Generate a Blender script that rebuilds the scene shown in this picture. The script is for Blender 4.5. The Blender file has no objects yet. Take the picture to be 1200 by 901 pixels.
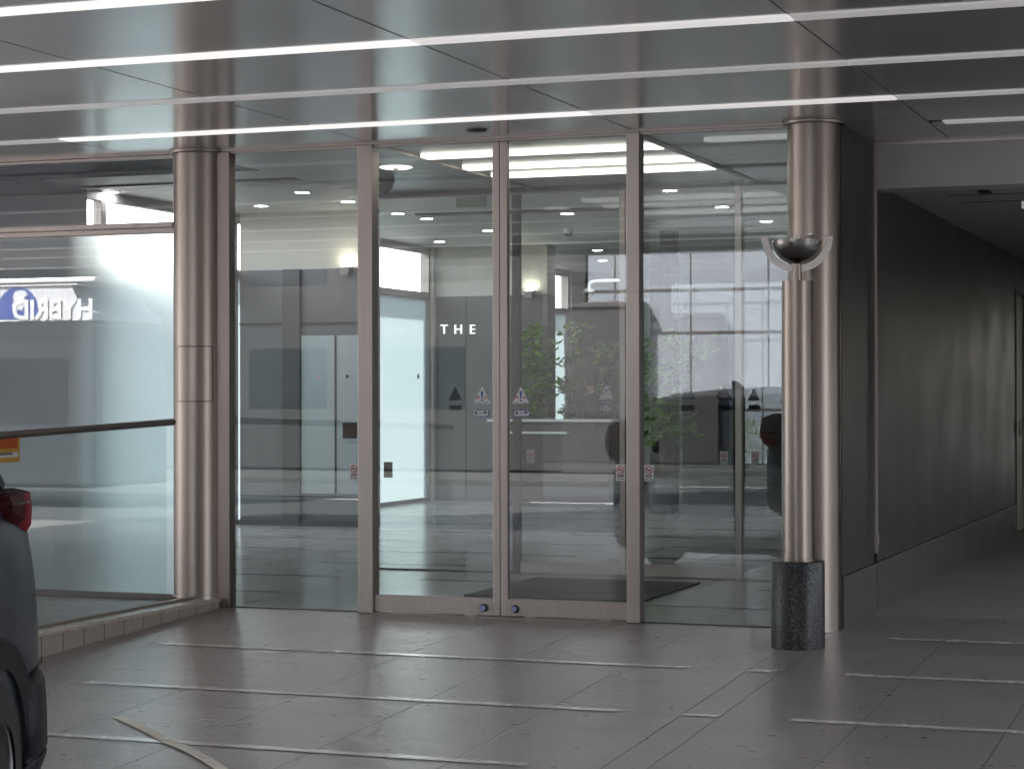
import bpy, bmesh, math, random
from mathutils import Vector, Matrix
random.seed(7)
C = bpy.context.scene.collection
PI = math.pi
scene = bpy.context.scene

# ------------------------------------------------------------------ materials
def nt(name):
    m = bpy.data.materials.new(name); m.use_nodes = True
    t = m.node_tree; t.nodes.clear()
    out = t.nodes.new('ShaderNodeOutputMaterial')
    return m, t, out
def N(t, kind, **kw):
    n = t.nodes.new(kind)
    for k, v in kw.items(): setattr(n, k, v)
    return n
def L(t, a, b): t.links.new(a, b)
def coords(t, scale=(1, 1, 1), kind='Object'):
    tc = N(t, 'ShaderNodeTexCoord'); mp = N(t, 'ShaderNodeMapping')
    mp.inputs['Scale'].default_value = scale
    L(t, tc.outputs[kind], mp.inputs['Vector']); return mp.outputs['Vector']
def mat(name, col, rough=.5, metal=0., var=.12, vscale=3., bump=0., bscale=60., rvar=.1, stretch=(1, 1, 1), spec=.5, coat=0., aniso=0.):
    m, t, out = nt(name)
    b = N(t, 'ShaderNodeBsdfPrincipled')
    L(t, b.outputs[0], out.inputs[0])
    v = coords(t, stretch)
    n = N(t, 'ShaderNodeTexNoise'); n.inputs['Scale'].default_value = vscale; n.inputs['Detail'].default_value = 6
    L(t, v, n.inputs['Vector'])
    r = N(t, 'ShaderNodeMapRange'); r.inputs['From Min'].default_value = .3; r.inputs['From Max'].default_value = .7
    r.inputs['To Min'].default_value = 1 - var; r.inputs['To Max'].default_value = 1 + var
    L(t, n.outputs['Fac'], r.inputs['Value'])
    mx = N(t, 'ShaderNodeVectorMath', operation='SCALE'); mx.inputs[0].default_value = col[:3]
    L(t, r.outputs[0], mx.inputs['Scale']); L(t, mx.outputs[0], b.inputs['Base Color'])
    b.inputs['Metallic'].default_value = metal
    b.inputs['Specular IOR Level'].default_value = spec
    b.inputs['Coat Weight'].default_value = coat; b.inputs['Coat Roughness'].default_value = .04
    b.inputs['Anisotropic'].default_value = aniso
    r2 = N(t, 'ShaderNodeMapRange'); r2.inputs['From Min'].default_value = .3; r2.inputs['From Max'].default_value = .7
    r2.inputs['To Min'].default_value = max(.02, rough - rvar * rough); r2.inputs['To Max'].default_value = min(1, rough + rvar * rough)
    L(t, n.outputs['Fac'], r2.inputs['Value']); L(t, r2.outputs[0], b.inputs['Roughness'])
    if bump:
        n2 = N(t, 'ShaderNodeTexNoise'); n2.inputs['Scale'].default_value = bscale; n2.inputs['Detail'].default_value = 4
        L(t, v, n2.inputs['Vector'])
        bp = N(t, 'ShaderNodeBump'); bp.inputs['Strength'].default_value = bump; bp.inputs['Distance'].default_value = .01
        L(t, n2.outputs['Fac'], bp.inputs['Height']); L(t, bp.outputs[0], b.inputs['Normal'])
    return m
def emit(name, col, s, base=(.8, .8, .8)):
    m, t, out = nt(name)
    e = N(t, 'ShaderNodeBsdfPrincipled'); e.inputs['Base Color'].default_value = (*base, 1); e.inputs['Roughness'].default_value = .4
    e.inputs['Emission Color'].default_value = (*col, 1); e.inputs['Emission Strength'].default_value = s
    L(t, e.outputs[0], out.inputs[0]); return m
def glass(name, refl=.09, tint=(.95, .97, .965), rough=.0):
    m, t, out = nt(name)
    tr = N(t, 'ShaderNodeBsdfTransparent'); tr.inputs[0].default_value = (*tint, 1)
    gl = N(t, 'ShaderNodeBsdfGlossy'); gl.inputs['Roughness'].default_value = rough; gl.inputs[0].default_value = (.93, .96, 1, 1)
    lw = N(t, 'ShaderNodeFresnel'); lw.inputs['IOR'].default_value = 1.5
    ad = N(t, 'ShaderNodeMath', operation='ADD', use_clamp=True); ad.inputs[1].default_value = refl
    L(t, lw.outputs[0], ad.inputs[0])
    # faces seen from inside the pane reflect far less, so the pair of faces stays plausible
    mx = N(t, 'ShaderNodeMixShader'); L(t, ad.outputs[0], mx.inputs[0]); L(t, tr.outputs[0], mx.inputs[1]); L(t, gl.outputs[0], mx.inputs[2])
    geo = N(t, 'ShaderNodeNewGeometry')
    mx2 = N(t, 'ShaderNodeMixShader'); L(t, geo.outputs['Backfacing'], mx2.inputs[0]); L(t, mx.outputs[0], mx2.inputs[1]); L(t, tr.outputs[0], mx2.inputs[2])
    L(t, mx2.outputs[0], out.inputs[0]); return m
def film_backlit(name, col):
    m, t, out = nt(name)
    tl = N(t, 'ShaderNodeBsdfTranslucent'); tl.inputs[0].default_value = (*col, 1)
    df = N(t, 'ShaderNodeBsdfDiffuse'); df.inputs[0].default_value = (*[c * .9 for c in col], 1)
    gl = N(t, 'ShaderNodeBsdfGlossy'); gl.inputs['Roughness'].default_value = .1
    m1 = N(t, 'ShaderNodeMixShader'); m1.inputs[0].default_value = .25
    L(t, tl.outputs[0], m1.inputs[1]); L(t, df.outputs[0], m1.inputs[2])
    fr = N(t, 'ShaderNodeFresnel'); fr.inputs[0].default_value = 1.5
    m2 = N(t, 'ShaderNodeMixShader'); L(t, fr.outputs[0], m2.inputs[0]); L(t, m1.outputs[0], m2.inputs[1]); L(t, gl.outputs[0], m2.inputs[2])
    L(t, m2.outputs[0], out.inputs[0]); return m
def film_rough(name, col, mixd=.35, rough=1.0, ior=1.05):
    m, t, out = nt(name)
    rf = N(t, 'ShaderNodeBsdfRefraction'); rf.inputs['Color'].default_value = (*col, 1)
    rf.inputs['Roughness'].default_value = rough; rf.inputs['IOR'].default_value = ior
    tl = N(t, 'ShaderNodeBsdfTranslucent'); tl.inputs[0].default_value = (*col, 1)
    df = N(t, 'ShaderNodeBsdfDiffuse'); df.inputs[0].default_value = (*[c * .9 for c in col], 1)
    m0 = N(t, 'ShaderNodeMixShader'); m0.inputs[0].default_value = .5
    L(t, tl.outputs[0], m0.inputs[1]); L(t, df.outputs[0], m0.inputs[2])
    m1 = N(t, 'ShaderNodeMixShader'); m1.inputs[0].default_value = mixd
    L(t, rf.outputs[0], m1.inputs[1]); L(t, m0.outputs[0], m1.inputs[2])
    L(t, m1.outputs[0], out.inputs[0]); return m
def tile_mat(name, base, px, ox, py, oy, jw=.011, rough=.29, yfaint=.75, bump=.4, jcol=.28, var=.1):
    """paving tiles: joints at x = ox + k*px and y = oy + k*py"""
    m, t, out = nt(name)
    b = N(t, 'ShaderNodeBsdfPrincipled'); L(t, b.outputs[0], out.inputs[0])
    tc = N(t, 'ShaderNodeTexCoord'); sep = N(t, 'ShaderNodeSeparateXYZ'); L(t, tc.outputs['Object'], sep.inputs[0])
    def joint(sock, p, o):
        a = N(t, 'ShaderNodeMath', operation='SUBTRACT'); L(t, sock, a.inputs[0]); a.inputs[1].default_value = o
        d = N(t, 'ShaderNodeMath', operation='DIVIDE'); L(t, a.outputs[0], d.inputs[0]); d.inputs[1].default_value = p
        f = N(t, 'ShaderNodeMath', operation='FLOOR'); L(t, d.outputs[0], f.inputs[0])
        fr = N(t, 'ShaderNodeMath', operation='PINGPONG'); L(t, d.outputs[0], fr.inputs[0]); fr.inputs[1].default_value = .5
        lt = N(t, 'ShaderNodeMapRange'); L(t, fr.outputs[0], lt.inputs['Value'])
        lt.inputs['From Min'].default_value = jw / p * .25; lt.inputs['From Max'].default_value = jw / p * .75
        lt.inputs['To Min'].default_value = 1; lt.inputs['To Max'].default_value = 0
        return f.outputs[0], lt.outputs[0]
    fx, jx = joint(sep.outputs[0], px, ox); fy, jy = joint(sep.outputs[1], py, oy)
    cm = N(t, 'ShaderNodeCombineXYZ'); L(t, fx, cm.inputs[0]); L(t, fy, cm.inputs[1])
    wn = N(t, 'ShaderNodeTexWhiteNoise'); L(t, cm.outputs[0], wn.inputs['Vector'])
    # broken, uneven transverse joints
    nb = N(t, 'ShaderNodeTexNoise'); nb.inputs['Scale'].default_value = 1.3; L(t, tc.outputs['Object'], nb.inputs['Vector'])
    nbr = N(t, 'ShaderNodeMapRange'); nbr.inputs['From Min'].default_value = .42; nbr.inputs['From Max'].default_value = .6; nbr.inputs['To Max'].default_value = yfaint
    L(t, nb.outputs['Fac'], nbr.inputs['Value'])
    jy2 = N(t, 'ShaderNodeMath', operation='MULTIPLY'); L(t, jy, jy2.inputs[0]); L(t, nbr.outputs[0], jy2.inputs[1])
    jn = N(t, 'ShaderNodeTexNoise'); jn.inputs['Scale'].default_value = .9; jn.inputs['Detail'].default_value = 5; L(t, tc.outputs['Object'], jn.inputs['Vector'])
    jnr = N(t, 'ShaderNodeMapRange'); jnr.inputs['From Min'].default_value = .35; jnr.inputs['From Max'].default_value = .6; jnr.inputs['To Min'].default_value = .62
    L(t, jn.outputs['Fac'], jnr.inputs['Value'])
    jx2 = N(t, 'ShaderNodeMath', operation='MULTIPLY'); L(t, jx, jx2.inputs[0]); L(t, jnr.outputs[0], jx2.inputs[1])
    j = N(t, 'ShaderNodeMath', operation='MAXIMUM'); L(t, jx2.outputs[0], j.inputs[0]); L(t, jy2.outputs[0], j.inputs[1])
    n = N(t, 'ShaderNodeTexNoise'); n.inputs['Scale'].default_value = 2.2; n.inputs['Detail'].default_value = 8; n.inputs['Roughness'].default_value = .65
    L(t, tc.outputs['Object'], n.inputs['Vector'])
    n2 = N(t, 'ShaderNodeTexNoise'); n2.inputs['Scale'].default_value = 70; n2.inputs['Detail'].default_value = 3; L(t, tc.outputs['Object'], n2.inputs['Vector'])
    n3 = N(t, 'ShaderNodeTexNoise'); n3.inputs['Scale'].default_value = 11; n3.inputs['Detail'].default_value = 5; L(t, tc.outputs['Object'], n3.inputs['Vector'])
    def rng(s, lo, hi, a=.3, c=.7):
        r = N(t, 'ShaderNodeMapRange'); r.inputs['From Min'].default_value = a; r.inputs['From Max'].default_value = c
        r.inputs['To Min'].default_value = lo; r.inputs['To Max'].default_value = hi; L(t, s, r.inputs['Value']); return r.outputs[0]
    def mul(a, c):
        k = N(t, 'ShaderNodeMath', operation='MULTIPLY'); L(t, a, k.inputs[0])
        if isinstance(c, float): k.inputs[1].default_value = c
        else: L(t, c, k.inputs[1])
        return k.outputs[0]
    f = mul(mul(rng(n.outputs['Fac'], 1 - var, 1 + var), rng(n2.outputs['Fac'], .78, 1.22)), rng(wn.outputs['Value'], .93, 1.07, 0, 1))
    f = mul(f, rng(j.outputs[0], 1., jcol, 0, 1))
    sc = N(t, 'ShaderNodeVectorMath', operation='SCALE'); sc.inputs[0].default_value = base; L(t, f, sc.inputs['Scale'])
    L(t, sc.outputs[0], b.inputs['Base Color'])
    L(t, rng(n3.outputs['Fac'], rough * .94, rough * 1.07), b.inputs['Roughness'])
    bp = N(t, 'ShaderNodeBump'); bp.inputs['Strength'].default_value = bump; bp.inputs['Distance'].default_value = .0045
    hs = N(t, 'ShaderNodeMath', operation='MULTIPLY_ADD'); L(t, j.outputs[0], hs.inputs[0]); hs.inputs[1].default_value = -1.2
    L(t, n2.outputs['Fac'], hs.inputs[2]); L(t, hs.outputs[0], bp.inputs['Height']); L(t, bp.outputs[0], b.inputs['Normal'])
    return m

STEEL = mat('brushed_steel', (.195, .168, .150), .34, 1., var=.02, vscale=2.5, rvar=.05, stretch=(1, 1, 1))
STEEL_D = mat('dark_bronze_steel', (.22, .19, .18), .34, 1., var=.03, vscale=9, stretch=(7, 7, .12))
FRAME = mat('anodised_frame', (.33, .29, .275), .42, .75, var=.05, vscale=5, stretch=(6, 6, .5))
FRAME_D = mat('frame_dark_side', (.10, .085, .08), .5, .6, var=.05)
ALU = mat('ceiling_metal', (.60, .59, .59), .20, .62, var=.02, vscale=.8, rvar=.12)
GAP = mat('dark_gap', (.012, .012, .013), .9, var=.1)
FINWHITE = mat('strip_aluminium', (.50, .49, .49), .35, .3, var=.04)
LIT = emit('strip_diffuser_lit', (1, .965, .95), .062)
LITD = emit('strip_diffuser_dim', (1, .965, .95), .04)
LITV = emit('vestibule_diffuser_lit', (1, .96, .86), .2)
UNLIT_GLOW = emit('strip_diffuser_unlit_glow', (1, .97, .97), .016, (.7, .69, .69))  # unlit diffusers; faint emission added to lift their grey tone
GLASS = glass('entrance_glass', .045)
GLASS_IN = glass('inner_glass', .02)
GLASS_CLR = glass('clear_window_glass', .02)
GLASS_BAL = glass('balustrade_glass', .0, tint=(.93, .96, .955))
FILM_W = film_backlit('frosted_film_backlit', (.10, .121, .127))
FILM_B = film_rough('frosted_film_bay', (.86, .93, .97))
TILE_L = tile_mat('driveway_tile', (.31, .278, .268), .703, -3.54, .457, -.29)
TILE_R = tile_mat('driveway_tile_side', (.27, .243, .232), .70, -2.64, .457, -.29, jcol=.5)
TILE_IN = tile_mat('lobby_tile', (.42, .425, .42), .70, -3.54, 1.37, -.29, rough=.17, bump=.008, jcol=.6)
TILE_PASS = tile_mat('passage_tile', (.30, .285, .26), .70, -2.64, .7, .95, rough=.5, bump=.1, jcol=.8)
TILE_PLAT = tile_mat('platform_tile', (.24, .23, .225), .15, 0, .15, 0, jw=.008, rough=.4, yfaint=1., jcol=.5)
INLAY = mat('polished_inlay', (.56, .52, .50), .24, 0, var=.12, vscale=6, rvar=.3)
INLAY_IN = mat('lobby_inlay', (.06, .058, .056), .10, 0, var=.12, vscale=6)
def brick_mat():
    m, t, out = nt('kerb_brick'); b = N(t, 'ShaderNodeBsdfPrincipled'); L(t, b.outputs[0], out.inputs[0])
    tc = N(t, 'ShaderNodeTexCoord'); sp = N(t, 'ShaderNodeSeparateXYZ'); L(t, tc.outputs['Object'], sp.inputs[0])
    cm = N(t, 'ShaderNodeCombineXYZ'); L(t, sp.outputs[1], cm.inputs[0]); L(t, sp.outputs[2], cm.inputs[1])
    br = N(t, 'ShaderNodeTexBrick'); L(t, cm.outputs[0], br.inputs['Vector']); br.offset = 0
    br.inputs['Scale'].default_value = 1; br.inputs['Brick Width'].default_value = .24; br.inputs['Row Height'].default_value = .30
    br.inputs['Mortar Size'].default_value = .006
    br.inputs['Color1'].default_value = (.30, .25, .225, 1); br.inputs['Color2'].default_value = (.34, .285, .26, 1); br.inputs['Mortar'].default_value = (.10, .085, .08, 1)
    L(t, br.outputs['Color'], b.inputs['Base Color']); b.inputs['Roughness'].default_value = .6
    return m
BRICK = brick_mat()
COPING = mat('kerb_coping_stone', (.42, .36, .32), .22, 0, var=.15, vscale=14)
CHANNEL = mat('channel_bronze', (.30, .27, .23), .45, .6, var=.05)
GRANITE_W = mat('dark_wall_panel', (.046, .043, .040),      .42, 0, var=.04, vscale=1.5, spec=.3)
GRANITE_P = mat('plinth_stone', (.062, .058, .054), .5, 0, var=.15, vscale=5, bump=.1, bscale=60)
CONC = mat('beam_concrete', (.50, .48, .49), .7, 0, var=.10, vscale=2.2, bump=.08, bscale=40)
SOFF = mat('passage_soffit', (.38, .37, .34), .6, 0, var=.06)
def granite():
    m, t, out = nt('black_granite'); b = N(t, 'ShaderNodeBsdfPrincipled'); L(t, b.outputs[0], out.inputs[0])
    v = coords(t)
    vo = N(t, 'ShaderNodeTexNoise'); vo.inputs['Scale'].default_value = 95; vo.inputs['Detail'].default_value = 3; L(t, v, vo.inputs['Vector'])
    cr = N(t, 'ShaderNodeValToRGB'); L(t, vo.outputs['Fac'], cr.inputs[0])
    cr.color_ramp.elements[0].position = .45; cr.color_ramp.elements[0].color = (.008, .008, .009, 1)
    cr.color_ramp.elements[1].position = .72; cr.color_ramp.elements[1].color = (.085, .085, .09, 1)
    L(t, cr.outputs[0], b.inputs['Base Color']); b.inputs['Roughness'].default_value = .4; b.inputs['Specular IOR Level'].default_value = .25
    return m
GRANITE_B = granite()
ARC = mat('arc_white_acrylic', (.92, .87, .84), .35, 0, var=.08, vscale=25)
BEIGE = mat('lobby_beige_wall', (.40, .39, .35), .6, 0, var=.04)
TAUPE = mat('lobby_taupe_panel', (.055, .052, .05), .35, 0, var=.08, vscale=2)
PANELG = mat('lobby_grey_panel', (.095, .095, .10), .4, 0, var=.05)
PANELD = mat('lobby_dark_pilaster', (.05, .046, .046), .4, 0, var=.05)
PANELP = mat('pale_reflection_panel', (.34, .39, .41), .12, 0, var=.04)
LCEIL = mat('lobby_ceiling', (.36, .355, .335), .55, 0, var=.04)
VCEIL = mat('vestibule_ceiling', (.34, .335, .33), .35, .3, var=.04)
WHITE = mat('white_plastic', (.75, .75, .74), .4, 0, var=.02)
BLACKP = mat('black_plastic', (.015, .015, .017), .45, 0, var=.1)
MATTE = mat('doormat_fibre', (.04, .04, .043), .95, 0, var=.3, vscale=60, bump=.6, bscale=200)
TAPE = mat('masking_tape', (.72, .68, .58), .6, 0, var=.12, vscale=20, bump=.2, bscale=80)
STK_W = mat('sticker_white', (.68, .66, .67), .4, 0, var=.03)
STK_B = mat('sticker_blue', (.035, .09, .32), .4, 0, var=.03)
STK_R = mat('sticker_red', (.45, .05, .05), .4, 0, var=.03)
STK_K = mat('sticker_black', (.02, .02, .025), .5, 0, var=.03)
STK_BK = mat('sticker_back_brown', (.075, .05, .045), .5, 0, var=.05)
STK_Y = mat('sticker_yellow', (.55, .33, .06), .45, 0, var=.05)
STK_O = mat('sticker_orange', (.50, .10, .025), .45, 0, var=.15, vscale=40)
LETTER = emit('emissive_letter', (1, 1, 1), .085)  # white letters with a faint emission of their own
DL = emit('downlight_lens', (1, .97, 1), 14.)
LEDLENS = emit('uplight_lens', (1, .93, .75), 7.)
PAINT = mat('car_paint_slate', (.016, .021, .030), .42, .2, var=.03, coat=.2, spec=.3)
CLAD = mat('car_cladding', (.007, .008, .010), .6, 0, var=.08, vscale=30, spec=.3)
TYRE = mat('tyre_rubber', (.012, .012, .012), .8, 0, var=.1, bump=.2, bscale=50)
RIM = mat('alloy_rim', (.45, .45, .46), .28, .9, var=.03)
CARGLASS = mat('car_glass', (.010, .012, .014), .04, 0, var=.02, spec=.8)
TAILRED = mat('tail_lamp_red', (.17, .006, .012), .5, 0, var=.05, spec=.12)
TAILDK = mat('tail_lamp_dark', (.035, .004, .007), .5, 0, var=.05, spec=.12)
CHROME = mat('chrome', (.7, .7, .72), .08, 1., var=.02)
ASPH = mat('asphalt', (.055, .055, .057), .85, 0, var=.15, vscale=8, bump=.2, bscale=120)
PAVE = mat('pavement', (.06, .058, .055), .8, 0, var=.12, vscale=2, bump=.1, bscale=60)
OFFICE = mat('office_pale_cladding', (.25, .27, .30), .5, 0, var=.05)
OFFGL = mat('office_window', (.015, .018, .022), .12, 0, var=.1, spec=.4)
DARKB = mat('dark_building_cladding', (.022, .020, .020), .6, 0, var=.1)
PALEB = mat('pale_building_render', (.70, .66, .63), .7, 0, var=.05)
BUSL = mat('bus_lower_grey', (.035, .038, .045), .3, 0, var=.03, coat=.5)
BUSW = mat('bus_white', (.62, .63, .66), .3, 0, var=.03, coat=.5)
BUSB = mat('bus_globe_blue', (.045, .08, .30), .35, 0, var=.05)
BUSGL = mat('bus_glass', (.02, .024, .03), .05, 0, var=.03, spec=.8)
SUIT = mat('suit_black', (.014, .014, .018), .8, 0, var=.1)
SKIN = mat('skin', (.50, .30, .22), .5, 0, var=.05)
HAIR = mat('hair_black', (.010, .009, .010), .55, 0, var=.2, vscale=60)
SHIRT = mat('shirt_white', (.7, .7, .7), .7, 0, var=.03)
def leaf_mat(name, col):
    m = mat(name, col, .45, 0, var=.35, vscale=7); t = m.node_tree
    b = next(n for n in t.nodes if n.type == 'BSDF_PRINCIPLED'); o = next(n for n in t.nodes if n.type == 'OUTPUT_MATERIAL')
    tl = N(t, 'ShaderNodeBsdfTranslucent'); tl.inputs[0].default_value = (col[0] * 1.6, col[1] * 1.5, col[2] * .8, 1)
    mx = N(t, 'ShaderNodeMixShader'); mx.inputs[0].default_value = .4
    L(t, b.outputs[0], mx.inputs[1]); L(t, tl.outputs[0], mx.inputs[2]); L(t, mx.outputs[0], o.inputs[0]); return m
LEAF1 = leaf_mat('leaf_green', (.12, .26, .03)); LEAF2 = leaf_mat('leaf_dark', (.06, .14, .025))
BARK = mat('bark', (.11, .075, .05), .8, 0, var=.2, vscale=20)
POT = mat('planter_grey', (.10, .10, .105), .5, 0, var=.08)
SOIL = mat('soil', (.03, .022, .016), .95, 0, var=.3, vscale=40)
COUNTER = mat('counter_dark', (.05, .046, .046), .3, 0, var=.06)
CTOP = mat('counter_top', (.72, .74, .72), .2, 0, var=.03)
DOORB = mat('passage_door_beige', (.38, .34, .29), .5, 0, var=.04)

# ------------------------------------------------------------------ mesh helper
class MB:
    def __init__(s): s.v, s.f, s.m = [], [], []
    def face(s, pts, mi=0):
        b = len(s.v); s.v += [tuple(p) for p in pts]; s.f.append(tuple(range(b, b + len(pts)))); s.m.append(mi); return s
    def box(s, x0, x1, y0, y1, z0, z1, mi=0, mats=None):
        b = len(s.v)
        s.v += [(x0, y0, z0), (x1, y0, z0), (x1, y1, z0), (x0, y1, z0), (x0, y0, z1), (x1, y0, z1), (x1, y1, z1), (x0, y1, z1)]
        q = [(0, 3, 2, 1), (4, 5, 6, 7), (0, 1, 5, 4), (2, 3, 7, 6), (1, 2, 6, 5), (3, 0, 4, 7)]  # -z +z -y +y +x -x
        for i, a in enumerate(q):
            s.f.append(tuple(b + k for k in a)); s.m.append(mats.get(i, mi) if mats else mi)
        return s
    def prism(s, poly, axis, a0, a1, mi=0):
        """poly: list of 2-D points; axis 'x','y','z' is the extrusion direction"""
        def P(u, w, a): return {'x': (a, u, w), 'y': (u, a, w), 'z': (u, w, a)}[axis]
        n = len(poly); b = len(s.v)
        s.v += [P(u, w, a0) for u, w in poly] + [P(u, w, a1) for u, w in poly]
        s.f.append(tuple(b + i for i in range(n))); s.f.append(tuple(b + n + n - 1 - i for i in range(n))); s.m += [mi, mi]
        for i in range(n):
            j = (i + 1) % n; s.f.append((b + i, b + n + i, b + n + j, b + j)); s.m.append(mi)
        return s
    def lathe(s, prof, cx=0, cy=0, n=48, a0=0, a1=2 * PI, mi=0):
        full = abs(a1 - a0 - 2 * PI) < 1e-6
        k = n if full else n + 1; b = len(s.v)
        for r, z in prof:
            for i in range(k):
                a = a0 + (a1 - a0) * i / n; s.v.append((cx + r * math.cos(a), cy + r * math.sin(a), z))
        for p in range(len(prof) - 1):
            for i in range(n):
                j = (i + 1) % k if full else i + 1
                s.f.append((b + p * k + i, b + p * k + j, b + (p + 1) * k + j, b + (p + 1) * k + i)); s.m.append(mi)
        return s
    def tube(s, pts, r, n=12, caps=True, mi=0):
        pts = [Vector(p) for p in pts]; b = len(s.v); rr = r if isinstance(r, list) else [r] * len(pts)
        up = None
        for i, p in enumerate(pts):
            d = (pts[min(i + 1, len(pts) - 1)] - pts[max(i - 1, 0)]).normalized()
            if up is None: up = Vector((0, 0, 1)) if abs(d.z) < .9 else Vector((1, 0, 0))
            u = d.cross(up).normalized(); w = u.cross(d).normalized(); up = w
            for k in range(n):
                a = 2 * PI * k / n; s.v.append(tuple(p + u * math.cos(a) * rr[i] + w * math.sin(a) * rr[i]))
        for i in range(len(pts) - 1):
            for k in range(n):
                j = (k + 1) % n; s.f.append((b + i * n + k, b + i * n + j, b + (i + 1) * n + j, b + (i + 1) * n + k)); s.m.append(mi)
        if caps:
            s.f.append(tuple(b + k for k in range(n))[::-1]); e = b + (len(pts) - 1) * n
            s.f.append(tuple(e + k for k in range(n))); s.m += [mi, mi]
        return s
    def xf(s, M):
        s.v = [tuple(M @ Vector(p)) for p in s.v]; return s
    def build(s, name, mats, parent=None, smooth=False, bevel=0., local=False, sub=0, fix=False):
        me = bpy.data.meshes.new(name)
        off = Vector((0, 0, 0))
        q = parent
        while q is not None and not local: off += q.location; q = q.parent
        me.from_pydata([tuple(Vector(p) - off) for p in s.v], [], s.f); 
        for m in (mats if isinstance(mats, (list, tuple)) else [mats]): me.materials.append(m)
        me.polygons.foreach_set('material_index', s.m)
        if fix:
            bm = bmesh.new(); bm.from_mesh(me); bmesh.ops.remove_doubles(bm, verts=bm.verts, dist=1e-5)
            bmesh.ops.recalc_face_normals(bm, faces=bm.faces); bm.to_mesh(me); bm.free()
        if smooth: me.polygons.foreach_set('use_smooth', [True] * len(me.polygons))
        me.update()
        o = bpy.data.objects.new(name, me); C.objects.link(o)
        if parent is not None: o.parent = parent
        if bevel:
            b = o.modifiers.new('edge', 'BEVEL'); b.width = bevel; b.segments = 2; b.limit_method = 'ANGLE'; b.angle_limit = math.radians(40)
        if sub:
            d = o.modifiers.new('smooth', 'SUBSURF'); d.levels = d.render_levels = sub
        if smooth and not sub:
            try:
                me.set_sharp_from_angle(angle=math.radians(38))
            except Exception: pass
        return o
def tag(o, label=None, cat=None, group=None, kind=None):
    if label: o['label'] = label
    if cat: o['category'] = cat
    if group: o['group'] = group
    if kind: o['kind'] = kind
    return o
def thing(name, label, cat, loc=(0, 0, 0), group=None, rotz=0):
    o = bpy.data.objects.new(name, None); C.objects.link(o); o.location = loc; o.rotation_euler = (0, 0, rotz)
    o.empty_display_size = .2
    return tag(o, label, cat, group)
def copy_tree(o, parent=None):
    c = o.copy(); C.objects.link(c)
    if parent is not None: c.parent = parent
    for ch in list(o.children): copy_tree(ch, c)
    return c
def text_mb(txt, size, depth=.002, bold=0.):
    """lettering as a solid in the xz plane facing -y, centred on the origin"""
    cu = bpy.data.curves.new('lettering', 'FONT'); cu.body = txt; cu.size = size; cu.extrude = depth / 2; cu.offset = bold
    cu.align_x = 'CENTER'; cu.align_y = 'CENTER'; cu.resolution_u = 4
    o = bpy.data.objects.new('lettering', cu); C.objects.link(o)
    dg = bpy.context.evaluated_depsgraph_get(); me = bpy.data.meshes.new_from_object(o.evaluated_get(dg))
    mb = MB()
    mb.v = [(v.co.x, -v.co.z, v.co.y) for v in me.vertices]; mb.f = [tuple(p.vertices) for p in me.polygons]; mb.m = [0] * len(mb.f)
    bpy.data.objects.remove(o); bpy.data.curves.remove(cu); bpy.data.meshes.remove(me)
    return mb

# ------------------------------------------------------------------ ground and paving
SL = .0367
def gz(y): return SL * max(y, -6.0) if y < 0 else 0.
def sheet(x0, x1, ys, dz, name, m):
    mb = MB()
    for a, b in zip(ys[:-1], ys[1:]):
        mb.face([(x0, a, gz(a) + dz), (x1, a, gz(a) + dz), (x1, b, gz(b) + dz), (x0, b, gz(b) + dz)])
    return tag(mb.build(name, m, fix=True), kind='structure')
H = 3.24
g = MB(); g.face([(-400, -400, -.34), (400, -400, -.34), (400, 400, -.34), (-400, 400, -.34)])
tag(g.build('ground', ASPH), kind='structure')
sheet(-7.05, -2.83, [-11.6, -6, 0.0], 0, 'driveway', TILE_L)
sheet(-2.83, 14, [-11.6, -6, 0.0, .95], 0, 'driveway_side', TILE_R)
mb = MB(); mb.face([(-40, -11.6, -.2202), (-7.05, -11.6, -.2202), (-7.05, -4.7, -.2202), (-40, -4.7, -.2202)]); tag(mb.build('driveway_approach', TILE_L), kind='structure')
mb = MB(); mb.box(-16, -7.17, -4.6, -.0, -.33, .035); tag(mb.build('platform_floor', TILE_PLAT), kind='structure')
mb = MB(); mb.face([(-11.5, 0, 0), (-2.85, 0, 0), (-2.85, 31, 0), (-11.5, 31, 0)]); tag(mb.build('lobby_floor', TILE_IN), kind='structure')
mb = MB(); mb.face([(-2.83, .95, 0), (4, .95, 0), (4, 40, 0), (-2.83, 40, 0)]); tag(mb.build('passage_floor', TILE_PASS), kind='structure')
# polished stone strips let into the paving
mb = MB()
def strip(x0, x1, y, w=.075, dz=.004):
    mb.face([(x0, y - w / 2, gz(y - w / 2) + dz), (x1, y - w / 2, gz(y - w / 2) + dz), (x1, y + w / 2, gz(y + w / 2) + dz), (x0, y + w / 2, gz(y + w / 2) + dz)])
for y in (-1.655, -3.02, -4.37):
    xs = -6.70 if y > -2 else (-6.36 if y > -4 else -6.70)
    x = xs
    while x < -3.19:
        nx = -3.54 - .703 * math.floor((-3.54 - x - 1e-3) / .703) if x < -3.55 else -3.175
        if nx <= x + .02: nx += .703
        nx = min(nx, -3.175); strip(x, nx - .004, y); x = nx
    if y > -4: strip(-2.83, -2.70, y); strip(-2.695, -2.645, y)
    x = -2.28
    for k in range(14): strip(x, x + (.34 if k == 0 else .7) - .004, y); x += .34 if k == 0 else .7
x = -2.28
for k in range(14): strip(x, x + (.34 if k == 0 else .7) - .004, -.29); x += .34 if k == 0 else .7
tag(mb.build('driveway_inlay', INLAY), kind='structure')
mb = MB()
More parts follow.
